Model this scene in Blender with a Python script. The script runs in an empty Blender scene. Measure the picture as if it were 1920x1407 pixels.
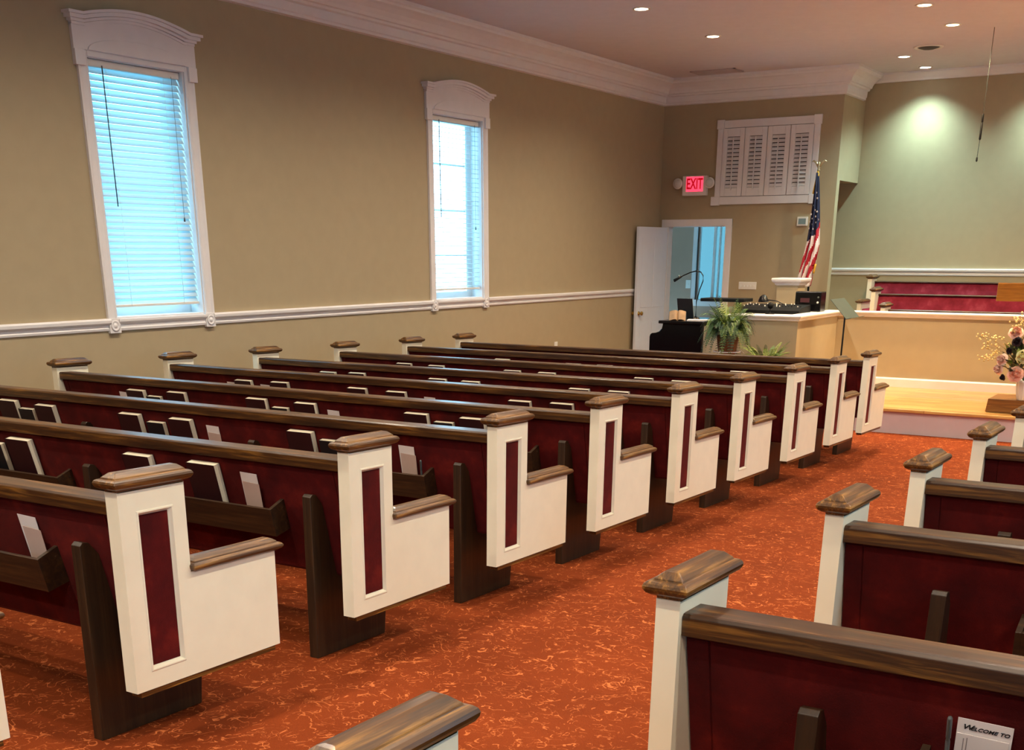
import bpy, bmesh, math, random
from mathutils import Vector, Matrix
from math import sin, cos, pi, radians as rad
S = bpy.context.scene
COL = S.collection
random.seed(7)

# ------------------------------------------------------------------ camera, world, light, exposure
FPX, CY = 2145.5, 1295.6
cam_d = bpy.data.cameras.new('camera')
cam_d.sensor_fit = 'HORIZONTAL'; cam_d.sensor_width = 36.0
cam_d.lens = FPX * 36 / 1920
cam_d.shift_y = (CY - 703.5) / 1920
cam_d.clip_start = .02; cam_d.clip_end = 200
cam = bpy.data.objects.new('camera', cam_d); COL.objects.link(cam)
YAW, PIT = .55754, -.36576
fw = Vector((-sin(YAW) * cos(PIT), cos(YAW) * cos(PIT), sin(PIT)))
ri = Vector((cos(YAW), sin(YAW), 0)); up = ri.cross(fw)
cam.matrix_world = Matrix(((ri.x, up.x, -fw.x, 0), (ri.y, up.y, -fw.y, 0), (ri.z, up.z, -fw.z, 1.368), (0, 0, 0, 1)))
S.camera = cam
S.view_settings.view_transform = 'Standard'
S.view_settings.look = 'None'
S.view_settings.exposure = .95
S.view_settings.gamma = 1.0
S.view_settings.use_curve_mapping = False

CZ = 3.49                       # ceiling height
XL, XR, YB, YF, YA = -7.3, 3.64, -3.2, 15.56, 16.46   # left wall, right wall, rear wall, front wall, alcove wall
W = bpy.data.worlds.new('sky'); S.world = W; W.use_nodes = True
bg = W.node_tree.nodes['Background']
bg.inputs[0].default_value = (.30, .72, 1.0, 1); bg.inputs[1].default_value = 6.0

WARM, NEUT, COOL = (1, .74, .42), (1, .87, .68), (.62, 1, .98)
# recessed lights: x, y, colour, watts
BANK = [(x, y) for x in (-5.44, 1.78) for y in (12.71, 11.0, 9.2, 7.4, 5.6, 3.8, 2.0, .2, -1.6)] + \
       [(x, y) for x in (-3.16, -.5) for y in (8.6, 6.6, 4.6, 2.6, .6, -1.4)]
FRONT = [(x, y) for x in (-3.16, -.5) for y in (12.21, 13.36)]
ALC = [(-4.08, 15.12), (-4.07, 16.09), (-2.55, 16.09), (-.95, 16.09), (.4, 16.09), (.42, 15.12)]
W_BANK, W_FRONT, W_ALC = 96, 225, 105

def lamp(name, loc, col, watts, size=rad(150), blend=.9, parent=None):
    d = bpy.data.lights.new(name, 'SPOT'); d.energy = watts; d.color = col
    d.spot_size = size; d.spot_blend = blend; d.shadow_soft_size = .05
    o = bpy.data.objects.new(name, d); COL.objects.link(o); o.location = loc
    if parent: o.parent = parent
    return o

def portal(x, y, z, w, h, rot):
    d = bpy.data.lights.new('daylight_portal', 'AREA'); d.shape = 'RECTANGLE'; d.size = w; d.size_y = h
    d.cycles.is_portal = True
    o = bpy.data.objects.new('daylight_portal', d); COL.objects.link(o)
    o.location = (x, y, z); o.rotation_euler = rot
    return o

WIN_Y = (6.09, 10.21); WIN_W = .894; WIN_Z0, WIN_Z1 = .9034, 2.655
for wy in WIN_Y:
    portal(XL - .24, wy + WIN_W / 2, (WIN_Z0 + WIN_Z1) / 2, WIN_W, WIN_Z1 - WIN_Z0, (0, -pi / 2, 0))
RWIN_Y = (10.21, 6.09, 1.97)
for wy in RWIN_Y:
    portal(XR + .24, wy + WIN_W / 2, (WIN_Z0 + WIN_Z1) / 2, WIN_W, WIN_Z1 - WIN_Z0, (0, pi / 2, 0))
portal(.8, YB - .22, 1.1, 1.7, 2.1, (pi / 2, 0, 0))
portal(-7.15, 17.32, 1.35, .75, 1.3, (-pi / 2, 0, 0))

# ------------------------------------------------------------------ materials
def L(r, g=None, b=None):
    if g is None: r, g, b = [int(r[i:i + 2], 16) for i in (0, 2, 4)]
    f = lambda c: (c / 255 / 12.92) if c / 255 <= .04045 else ((c / 255 + .055) / 1.055) ** 2.4
    return (f(r), f(g), f(b), 1)

class NT:
    def __init__(s, name):
        s.m = bpy.data.materials.new(name); s.m.use_nodes = True
        s.t = s.m.node_tree; s.b = s.t.nodes['Principled BSDF']
    def n(s, typ, **kw):
        o = s.t.nodes.new(typ)
        for k, v in kw.items():
            if k.startswith('i_'): o.inputs[int(k[2:])].default_value = v
            else: setattr(o, k, v)
        return o
    def l(s, a, b): s.t.links.new(a, b)
    def coord(s, scale=(1, 1, 1), kind='Object'):
        c = s.n('ShaderNodeTexCoord'); m = s.n('ShaderNodeMapping'); m.inputs['Scale'].default_value = scale
        s.l(c.outputs[kind], m.inputs[0]); return m.outputs[0]
    def noise(s, vec, scale, detail=3, rough=.5, dist=0):
        o = s.n('ShaderNodeTexNoise'); o.inputs['Scale'].default_value = scale; o.inputs['Detail'].default_value = detail
        o.inputs['Roughness'].default_value = rough; o.inputs['Distortion'].default_value = dist
        s.l(vec, o.inputs['Vector']); return o.outputs['Fac']
    def ramp(s, fac, stops, interp='LINEAR'):
        r = s.n('ShaderNodeValToRGB'); r.color_ramp.interpolation = interp
        e = r.color_ramp.elements
        while len(e) < len(stops): e.new(.5)
        for el, (p, c) in zip(e, stops): el.position = p; el.color = c
        s.l(fac, r.inputs[0]); return r.outputs[0]
    def math(s, op, a, b=None):
        o = s.n('ShaderNodeMath', operation=op)
        for i, x in enumerate((a, b)):
            if x is None: continue
            if isinstance(x, (int, float)): o.inputs[i].default_value = x
            else: s.l(x, o.inputs[i])
        return o.outputs[0]
    def mix(s, fac, a, b):
        o = s.n('ShaderNodeMix', data_type='RGBA')
        for i, x in ((0, fac), (6, a), (7, b)):
            if isinstance(x, (int, float, tuple)): o.inputs[i].default_value = x
            else: s.l(x, o.inputs[i])
        return o.outputs[2]
    def bump(s, h, strength, dist=.002):
        o = s.n('ShaderNodeBump'); o.inputs['Strength'].default_value = strength; o.inputs['Distance'].default_value = dist
        s.l(h, o.inputs['Height']); s.l(o.outputs[0], s.b.inputs['Normal'])

def plain(name, col, rough=.5, metal=0, bump=0, var=.04, spec=.5, coat=0):
    k = NT(name); v = k.coord()
    f = k.noise(v, 9, 4)
    c2 = tuple(max(0, x * (1 - var * 2)) for x in col[:3]) + (1,)
    c1 = tuple(min(1, x * (1 + var)) for x in col[:3]) + (1,)
    k.l(k.ramp(f, [(.3, c2), (.7, c1)]), k.b.inputs['Base Color'])
    k.b.inputs['Roughness'].default_value = rough; k.b.inputs['Metallic'].default_value = metal
    k.b.inputs['Specular IOR Level'].default_value = spec
    k.b.inputs['Coat Weight'].default_value = coat; k.b.inputs['Coat Roughness'].default_value = .1
    if bump: k.bump(k.noise(v, 180, 2), bump, .001)
    return k.m

def wood(name, dark, mid, light, axis, rough=.38, coat=.08, fine=60):
    k = NT(name)
    sc = [1, 1, 1]; sc[axis] = .045
    v = k.coord(tuple(sc))
    a = k.noise(v, 55, 5, .65, .6); b = k.noise(v, fine * 4, 3, .6)
    col = k.ramp(a, [(.30, dark), (.52, mid), (.75, light)])
    col = k.mix(k.math('MULTIPLY', k.ramp(b, [(.45, (0, 0, 0, 1)), (.6, (1, 1, 1, 1))]), .35), col, dark)
    k.l(col, k.b.inputs['Base Color'])
    k.b.inputs['Roughness'].default_value = rough
    k.b.inputs['Coat Weight'].default_value = coat; k.b.inputs['Coat Roughness'].default_value = .12
    k.bump(b, .12, .001)
    return k.m

def velvet(name, c1, c2, c3):
    k = NT(name); v = k.coord()
    a = k.noise(v, 7, 4, .6); b = k.noise(v, 350, 2)
    col = k.ramp(a, [(.3, c1), (.55, c2), (.78, c3)])
    k.l(col, k.b.inputs['Base Color'])
    k.b.inputs['Roughness'].default_value = .85
    k.b.inputs['Sheen Weight'].default_value = .15; k.b.inputs['Sheen Roughness'].default_value = .4
    k.b.inputs['Sheen Tint'].default_value = (1, .25, .2, 1)
    k.b.inputs['Specular IOR Level'].default_value = .15
    k.bump(b, .5, .002)
    return k.m

def carpet():
    k = NT('rust_carpet'); v = k.coord()
    base = k.ramp(k.noise(v, 2.2, 4, .6), [(.3, L(112, 47, 16)), (.7, L(131, 57, 21))])
    speck = k.noise(v, 320, 2)
    base = k.mix(k.math('MULTIPLY', k.ramp(speck, [(.35, (1, 1, 1, 1)), (.55, (0, 0, 0, 1))]), .45), base, L(96, 34, 15))
    n1 = k.noise(v, 10, 1, .5, 1.3)
    line = k.math('LESS_THAN', k.math('ABSOLUTE', k.math('SUBTRACT', n1, .5)), .015)
    m1 = k.math('GREATER_THAN', k.noise(v, 15, 1), .51)
    n2 = k.noise(v, 30, 1, .5, .8)
    dots = k.math('GREATER_THAN', n2, .725)
    n3 = k.noise(v, 9, 2, .5, 2.2)
    line2 = k.math('LESS_THAN', k.math('ABSOLUTE', k.math('SUBTRACT', n3, .52)), .012)
    m2 = k.math('GREATER_THAN', k.noise(v, 17, 1), .47)
    f = k.math('MAXIMUM', k.math('MULTIPLY', line, m1), dots)
    f = k.math('MAXIMUM', f, k.math('MULTIPLY', k.math('MULTIPLY', line2, m2), .55))
    f = k.math('MULTIPLY', f, k.ramp(k.noise(v, 110, 2), [(.32, (.25, .25, .25, 1)), (.55, (1, 1, 1, 1))]))
    col = k.mix(k.math('MULTIPLY', f, .8), base, L(204, 116, 64))
    k.l(col, k.b.inputs['Base Color'])
    k.b.inputs['Roughness'].default_value = .95; k.b.inputs['Specular IOR Level'].default_value = .1
    k.bump(speck, .6, .003)
    return k.m

def planks():
    k = NT('oak_planks')
    v = k.coord((1, 1, 1))
    br = k.n('ShaderNodeTexBrick'); br.offset = .37
    br.inputs['Color1'].default_value = L(188, 138, 70); br.inputs['Color2'].default_value = L(226, 180, 108)
    br.inputs['Mortar'].default_value = L(120, 80, 38)
    br.inputs['Scale'].default_value = 1; br.inputs['Mortar Size'].default_value = .002
    br.inputs['Brick Width'].default_value = 1.3; br.inputs['Row Height'].default_value = .085
    k.l(v, br.inputs['Vector'])
    v2 = k.coord((.06, 1, 1)); g = k.noise(v2, 60, 5, .6)
    col = k.mix(k.math('MULTIPLY', k.ramp(g, [(.38, (0, 0, 0, 1)), (.62, (1, 1, 1, 1))]), .55), br.outputs['Color'], L(176, 118, 52))
    k.l(col, k.b.inputs['Base Color'])
    k.b.inputs['Roughness'].default_value = .28; k.b.inputs['Coat Weight'].default_value = .2
    return k.m

def emit(name, col, strength):
    k = NT(name); k.b.inputs['Base Color'].default_value = (col[0] * .5, col[1] * .5, col[2] * .5, 1)
    k.b.inputs['Emission Color'].default_value = col; k.b.inputs['Emission Strength'].default_value = strength
    return k.m

def glass(name, tint=(1, 1, 1, 1)):
    k = NT(name); t = k.t
    tr = k.n('ShaderNodeBsdfTransparent'); tr.inputs[0].default_value = tint; gl = k.n('ShaderNodeBsdfGlossy'); gl.inputs['Roughness'].default_value = .02
    mx = k.n('ShaderNodeMixShader'); mx.inputs[0].default_value = .06
    k.l(tr.outputs[0], mx.inputs[1]); k.l(gl.outputs[0], mx.inputs[2])
    k.l(mx.outputs[0], t.nodes['Material Output'].inputs[0])
    return k.m

def slat_mat():
    k = NT('blind_vinyl'); t = k.t
    k.b.inputs['Base Color'].default_value = (.60, .66, .68, 1); k.b.inputs['Roughness'].default_value = .45
    tl = k.n('ShaderNodeBsdfTranslucent'); tl.inputs[0].default_value = (.6, .85, .9, 1)
    mx = k.n('ShaderNodeMixShader'); mx.inputs[0].default_value = .34
    k.l(k.b.outputs[0], mx.inputs[1]); k.l(tl.outputs[0], mx.inputs[2]); k.l(mx.outputs[0], t.nodes['Material Output'].inputs[0])
    return k.m

def leaf_mat(name, c1, c2, c3):
    k = NT(name); v = k.coord()
    k.l(k.ramp(k.noise(v, 14, 3), [(.3, c1), (.52, c2), (.75, c3)]), k.b.inputs['Base Color'])
    k.b.inputs['Roughness'].default_value = .5
    return k.m

M = {}
M['wall'] = plain('khaki_wall_paint', L(168, 151, 120), .75, bump=.08, var=.015)
M['ceil'] = plain('ceiling_paint', L(212, 207, 214), .9, var=.015)
M['trim'] = plain('white_trim_paint', L(226, 222, 222), .4, var=.015)
M['cream'] = plain('cream_paint', L(240, 233, 209), .38, bump=.03, var=.02)
WD = (L(32, 17, 6), L(70, 42, 15), L(144, 98, 40))
WDC = (L(42, 24, 8), L(92, 58, 21), L(176, 126, 56))
M['wood_x'] = wood('stained_oak_lengthwise', *WD, 0)
M['wood_y'] = wood('stained_oak_crosswise', *WDC, 1)
M['wood_z'] = wood('dark_oak_upright', L(30, 18, 8), L(48, 31, 15), L(66, 44, 22), 2, .45, .15)
M['rack'] = wood('rack_oak', L(34, 20, 9), L(54, 34, 15), L(80, 54, 26), 0, .5, .1)
M['red'] = velvet('burgundy_velvet', L(57, 7, 9), L(80, 12, 12), L(112, 28, 20))
M['red2'] = velvet('crimson_velvet', L(104, 24, 38), L(126, 36, 52), L(152, 66, 80))
M['carpet'] = carpet()
M['planks'] = planks()
M['riser'] = plain('riser_paint', L(206, 186, 184), .7, var=.02)
M['glass'] = glass('window_glass')
M['slat'] = slat_mat()
M['sky_dimmed'] = glass('sky_dimming_glass', (.22, .26, .26, 1))  # tint added to cut the sky's brightness through the back-room pane
M['white_plastic'] = plain('white_plastic', L(226, 222, 214), .4, var=.01)
M['black'] = plain('black_lacquer', (.004, .004, .005, 1), .16, var=.1, spec=.4)
M['black_matte'] = plain('black_matte', (.006, .006, .006, 1), .6, var=.2, spec=.2)
M['cord'] = plain('dark_cord', L(70, 80, 84), .6)
M['grey_metal'] = plain('grey_metal', L(104, 112, 106), .35, .6)
M['brass'] = plain('brass', L(200, 165, 85), .28, .9)
M['pale_brass'] = plain('pale_brass', L(206, 196, 160), .3, .8)
M['dark_hole'] = plain('dark_recess', (.012, .011, .010, 1), .8)
M['grille'] = plain('speaker_grille', L(70, 62, 56), .6)
M['vent'] = plain('vent_paint', L(184, 172, 172), .6)
M['lens'] = emit('warm_lamp_lens', (1, .86, .62, 1), 9)
M['lens_w'] = emit('yellow_lamp_lens', (1, .78, .38, 1), 9)
M['lens_c'] = emit('cool_lamp_lens', (.92, 1, .96, 1), 10)
M['exit_face'] = emit('exit_sign_face', (1, .06, .12, 1), .75)
M['exit_letter'] = emit('exit_sign_letter', (.6, .0, .01, 1), .35)
M['led'] = emit('red_display', (.14, .03, .035, 1), .05)
M['lcd'] = plain('lcd_panel', L(116, 134, 134), .3)
M['page'] = plain('page_edges', L(236, 226, 200), .8, var=.05)
M['cover'] = plain('burgundy_cover', L(44, 10, 14), .5, var=.1)
M['cover_b'] = plain('black_cover', (.008, .007, .009, 1), .5, var=.1)
M['paper'] = plain('white_paper', L(232, 224, 222), .7, var=.02)
M['envelope'] = plain('pinkish_paper', L(204, 176, 164), .7, var=.05)
M['ink'] = plain('black_ink', (.01, .01, .012, 1), .6)
M['ink_grey'] = plain('grey_ink', L(150, 140, 140), .6)
M['pen'] = plain('grey_pen', L(92, 96, 98), .35)
M['fern'] = leaf_mat('fern_green', L(38, 66, 30), L(72, 104, 50), L(126, 152, 82))
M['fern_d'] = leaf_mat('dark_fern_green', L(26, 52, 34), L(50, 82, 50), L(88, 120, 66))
M['fern_y'] = leaf_mat('yellow_green_leaf', L(70, 96, 30), L(128, 150, 56), L(180, 190, 96))
M['foliage'] = leaf_mat('bouquet_green', L(24, 34, 22), L(48, 62, 40), L(84, 96, 60))
M['basket'] = wood('woven_basket', L(66, 36, 14), L(120, 72, 32), L(160, 106, 56), 2, .7, 0)
M['pink'] = plain('pink_petal', L(240, 188, 164), .6, var=.06)
M['pale_pink'] = plain('pale_pink_petal', L(238, 206, 188), .6, var=.08)
M['lemon'] = plain('pale_yellow_petal', L(236, 232, 170), .6, var=.08)
M['plum'] = plain('dark_plum_petal', L(48, 28, 36), .6, var=.2)
M['bud'] = plain('cream_bud', L(244, 222, 150), .6, var=.08)
M['twig'] = plain('tan_twig', L(150, 124, 70), .7)
M['vase'] = plain('white_ceramic', L(214, 214, 208), .25, var=.02, coat=.4)
M['box_wood'] = wood('brown_box_wood', L(96, 58, 20), L(136, 88, 36), L(168, 116, 56), 0, .4, .2)
M['pulpit'] = wood('pulpit_oak', L(128, 80, 22), L(162, 106, 34), L(188, 130, 50), 0, .35, .3)
M['flag_r'] = plain('flag_red', L(176, 24, 44), .8, var=.06)
M['flag_w'] = plain('flag_white', L(232, 222, 222), .8, var=.04)
M['flag_b'] = plain('flag_blue', L(26, 32, 66), .8, var=.06)
M['gold'] = plain('gold_fringe', L(214, 160, 44), .6)
M['grey_wall'] = plain('grey_blue_wall_paint', L(172, 142, 122), .8, var=.015)
M['organ_back'] = plain('organ_back_cloth', L(126, 120, 112), .8)
M['tan_page'] = plain('tan_pages', L(150, 118, 84), .7, var=.2)
M['door'] = plain('door_paint', L(220, 226, 238), .4, var=.01)

# ------------------------------------------------------------------ mesh helpers
class MB:
    def __init__(s, weld=False): s.v = []; s.f = []; s.mi = []; s.sm = []; s.weld = weld
    def add(s, vs, fs, mi=0, smooth=False, caps=()):
        o = len(s.v); s.v += [tuple(v) for v in vs]
        for f in fs: s.f.append([o + i for i in f]); s.mi.append(mi); s.sm.append(smooth)
        for f in caps: s.f.append([o + i for i in f]); s.mi.append(mi); s.sm.append(False)
        return s
    def box(s, x0, x1, y0, y1, z0, z1, mi=0):
        v = [(x, y, z) for x in (x0, x1) for y in (y0, y1) for z in (z0, z1)]
        return s.add(v, [(0, 1, 3, 2), (4, 6, 7, 5), (0, 4, 5, 1), (2, 3, 7, 6), (0, 2, 6, 4), (1, 5, 7, 3)], mi)
    def prism(s, prof, axis, a, b, mi=0, smooth=False):
        # profile in the other two axes (in xyz order), extruded from a to b along axis
        n = len(prof); vs = []
        for t in (a, b):
            for p, q in prof:
                vs.append((t, p, q) if axis == 0 else (p, t, q) if axis == 1 else (p, q, t))
        fs = [(i, (i + 1) % n, n + (i + 1) % n, n + i) for i in range(n)]
        return s.add(vs, fs, mi, smooth, [tuple(range(n - 1, -1, -1)), tuple(range(n, 2 * n))])
    def loft(s, rings, mi=0, smooth=False, cap=True, closed=True):
        n = len(rings[0]); vs = [p for r in rings for p in r]; fs = []
        for k in range(len(rings) - 1):
            for i in range(n if closed else n - 1):
                j = (i + 1) % n
                fs.append((k * n + i, k * n + j, (k + 1) * n + j, (k + 1) * n + i))
        return s.add(vs, fs, mi, smooth, [tuple(range(n - 1, -1, -1)), tuple(range((len(rings) - 1) * n, len(rings) * n))] if cap else ())
    def rect_stack(s, x0, x1, y0, y1, levels, mi=0, ymin=None):
        R = []
        for z, o in levels:
            a = y0 - o if ymin is None else max(ymin, y0 - o)
            R.append([(x0 - o, a, z), (x1 + o, a, z), (x1 + o, y1 + o, z), (x0 - o, y1 + o, z)])
        return s.loft(R, mi)
    def tube(s, path, r, mi=0, seg=8, rr=None):
        path = [Vector(p) for p in path]; R = []
        up0 = Vector((0, 0, 1))
        for i, p in enumerate(path):
            d = (path[min(i + 1, len(path) - 1)] - path[max(i - 1, 0)]).normalized()
            u = d.cross(up0)
            if u.length < .05: u = d.cross(Vector((1, 0, 0)))
            u.normalize(); w = u.cross(d); q = rr[i] if rr else r
            R.append([tuple(p + u * (q * cos(2 * pi * k / seg)) + w * (q * sin(2 * pi * k / seg))) for k in range(seg)])
        return s.loft(R, mi, True)
    def lathe(s, prof, c=(0, 0, 0), mi=0, seg=24, axis=2):
        R = []
        for r, h in prof:
            ring = []
            for k in range(seg):
                a = 2 * pi * k / seg; p = [r * cos(a), r * sin(a)]
                v = {2: (p[0], p[1], h), 1: (p[0], h, p[1]), 0: (h, p[0], p[1])}[axis]
                ring.append((c[0] + v[0], c[1] + v[1], c[2] + v[2]))
            R.append(ring)
        return s.loft(R, mi, True)
    def quad(s, a, b, c, d, mi=0, smooth=False): return s.add([a, b, c, d], [(0, 1, 2, 3)], mi, smooth)
    def xf(s, mat, start=0):
        for i in range(start, len(s.v)): s.v[i] = tuple(mat @ Vector(s.v[i]))
        return s
    def mesh(s, name, mats):
        me = bpy.data.meshes.new(name); me.from_pydata(s.v, [], s.f)
        for m in (mats if isinstance(mats, (list, tuple)) else [mats]): me.materials.append(m)
        me.polygons.foreach_set('material_index', s.mi); me.polygons.foreach_set('use_smooth', s.sm)
        bm = bmesh.new(); bm.from_mesh(me)
        if s.weld: bmesh.ops.remove_doubles(bm, verts=bm.verts, dist=1e-5)
        bmesh.ops.recalc_face_normals(bm, faces=bm.faces); bm.to_mesh(me); bm.free()
        return me
    def build(s, name, mats, parent=None, bevel=0, loc=None):
        o = bpy.data.objects.new(name, s.mesh(name, mats)); COL.objects.link(o)
        if parent: o.parent = parent
        if loc: o.location = loc
        if bevel:
            b = o.modifiers.new('bevel', 'BEVEL'); b.width = bevel; b.segments = 2; b.limit_method = 'ANGLE'; b.angle_limit = rad(40)
        return o

def tag(o, label=None, cat=None, group=None, kind=None):
    if label: o['label'] = label
    if cat: o['category'] = cat
    if group: o['group'] = group
    if kind: o['kind'] = kind
    return o
def thing(name, label=None, cat=None, loc=(0, 0, 0), group=None, rotz=0):
    o = bpy.data.objects.new(name, None); COL.objects.link(o); o.location = loc; o.rotation_euler = (0, 0, rotz)
    o.empty_display_size = .1
    return tag(o, label, cat, group)
def struct(o): o['kind'] = 'structure'; return o
def kids(o): return [c for c in bpy.data.objects if c.parent == o]
def copy_tree(o, parent=None):
    c = o.copy(); COL.objects.link(c)
    if parent: c.parent = parent
    for ch in KIDS.get(o.name, []) if False else kids(o): copy_tree(ch, c)
    return c

# ------------------------------------------------------------------ room
def fl(y):                       # the floor falls gently towards the platform
    t = y / .82
    return .82 * (-.022612 * t + .00074053 * (t - 7) ** 2) - .07

mb = MB(); ys = [YB - .2 + i * (17.6 - YB + .2) / 44 for i in range(45)]
R = [[(XL - .2, y, fl(y)), (XR + .2, y, fl(y)), (XR + .2, y, -.9), (XL - .2, y, -.9)] for y in ys]
mb.loft(R); struct(mb.build('floor', M['carpet']))
struct(MB().box(XL - .25, XR + .25, YB - .25, 17.6, CZ, CZ + .12).build('ceiling', M['ceil']))

def wall_x(name, x0, x1, openings):
    b = MB(); y = YB - .2
    for (a, c, z0, z1) in sorted(openings):
        b.box(x0, x1, y, a, -.6, CZ); b.box(x0, x1, a, c, -.6, z0); b.box(x0, x1, a, c, z1, CZ); y = c
    b.box(x0, x1, y, YF + .12 if x0 < 0 else YF + .12, -.6, CZ)
    return struct(b.build(name, M['wall']))
wall_x('wall_left', XL - .2, XL, [(wy, wy + WIN_W, WIN_Z0, WIN_Z1) for wy in WIN_Y])
wall_x('wall_right', XR, XR + .2, [(wy, wy + WIN_W, WIN_Z0, WIN_Z1) for wy in RWIN_Y])
b = MB()
b.box(XL - .2, -.05, YB - .2, YB, -.3, CZ); b.box(1.65, XR + .2, YB - .2, YB, -.3, CZ); b.box(-.05, 1.65, YB - .2, YB, 2.15, CZ)
struct(b.build('wall_rear', M['wall']))
# front wall with doorway, alcove with soffit return
DX0, DX1, DZ = -7.165, -6.32, 1.70
JX = -4.872                       # inner edge of the front wall
RJX = 1.212
b = MB()
b.box(XL, DX0, YF, YF + .12, -.6, CZ); b.box(DX0, DX1, YF, YF + .12, DZ, CZ); b.box(DX1, JX, YF, YF + .12, -.6, CZ)
b.box(RJX, XR, YF, YF + .12, -.6, CZ)
struct(b.build('wall_front', M['wall']))
b = MB(); b.box(-5.7, JX, YF + .12, YA, 2.225, CZ); b.box(RJX, 2.0, YF + .12, YA, 2.225, CZ)
struct(b.build('wall_soffit', M['wall']))
b = MB(); b.box(-5.8, 2.1, YA, YA + .12, -.6, CZ); b.box(-5.8, -5.68, YF + .12, YA, -.6, CZ); b.box(1.98, 2.1, YF + .12, YA, -.6, CZ)
struct(b.build('wall_alcove', M['wall']))
# small room beyond the open doorway
b = MB()
b.box(-8.4, -8.28, YF + .12, 17.4, -.6, CZ); b.box(-8.4, XL, YF + .0, YF + .12, -.6, CZ); b.box(-5.95, -5.8, YF + .12, 17.4, -.6, CZ)
b.box(-8.4, -7.38, 17.1, 17.22, -.6, CZ); b.box(-6.93, -5.8, 17.1, 17.22, -.6, CZ)
b.box(-7.38, -6.93, 17.1, 17.22, -.6, .70); b.box(-7.38, -6.93, 17.1, 17.22, 2.0, CZ)
struct(b.build('wall_backroom', M['grey_wall']))

# crown mouldings: stepped profile (projection, drop)
CR = [(0, 0), (.22, 0), (.22, -.028), (.205, -.04), (.20, -.058), (.17, -.072), (.13, -.105), (.105, -.14), (.095, -.165), (.075, -.172),
      (.07, -.19), (.045, -.20), (.04, -.262), (.03, -.272), (.03, -.292), (0, -.30)]
CRS = [(0, 0), (.10, 0), (.10, -.02), (.075, -.04), (.04, -.075), (.03, -.095), (0, -.10)]
def sweep(name, prof, pts, mat, z=CZ, closed=False):
    # pts: list of (x, y, nx, ny): corner points with inward mitre offsets
    R = []
    for x, y, nx, ny in pts: R.append([(x + nx * p, y + ny * p, z + d) for p, d in prof])
    return struct(MB().loft(R).build(name, mat))
sweep('trim_1', CR, [(XL, YB, 1, 0), (XL, YF, 1, -1), (JX, YF, 1, -1), (JX, YA - .10, 1, 0)], M['trim'])
sweep('trim_2', CRS, [(JX, YA, 0, -1), (RJX, YA, 0, -1)], M['trim'])
sweep('trim_3', CR, [(RJX, YA - .10, -1, 0), (RJX, YF, -1, -1), (XR, YF, -1, -1), (XR, YB, -1, 0)], M['trim'])
# chair rails: (projection, height) profiles
CHR = [(0, 0), (.012, .004), (.016, .018), (.010, .026), (.010, .040), (.022, .046), (.034, .058), (.036, .078), (.030, .090), (0, .090)]
RZ = .818
def rail(name, pts, z=RZ):
    return sweep(name, CHR, pts, M['trim'], z)
yy = [YB, WIN_Y[0] - .075, WIN_Y[0] + WIN_W + .075, WIN_Y[1] - .075, WIN_Y[1] + WIN_W + .075, YF]
for i, (a, c) in enumerate(((0, 1), (2, 3), (4, 5))):
    rail('trim_%d' % (4 + i), [(XL, yy[a], 1, 0), (XL, yy[c], 1, 0)])
rail('trim_7', [(-5.68, YA, 0, -1), (1.98, YA, 0, -1)], 1.083)
rail('trim_8', [(XR, YF, -1, 0), (XR, YB, -1, 0)])
BB = [(0, 0), (.018, 0), (.018, .10), (.008, .12), (0, .12)]
def baseboard(name, x, nx):
    R = [[(x + nx * p, y, fl(y) + d) for p, d in BB] for y in [YB + i * (YF - YB) / 20 for i in range(21)]]
    struct(MB().loft(R).build(name, M['trim']))
baseboard('baseboard_left', XL, 1); baseboard('baseboard_right', XR, -1)

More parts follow.
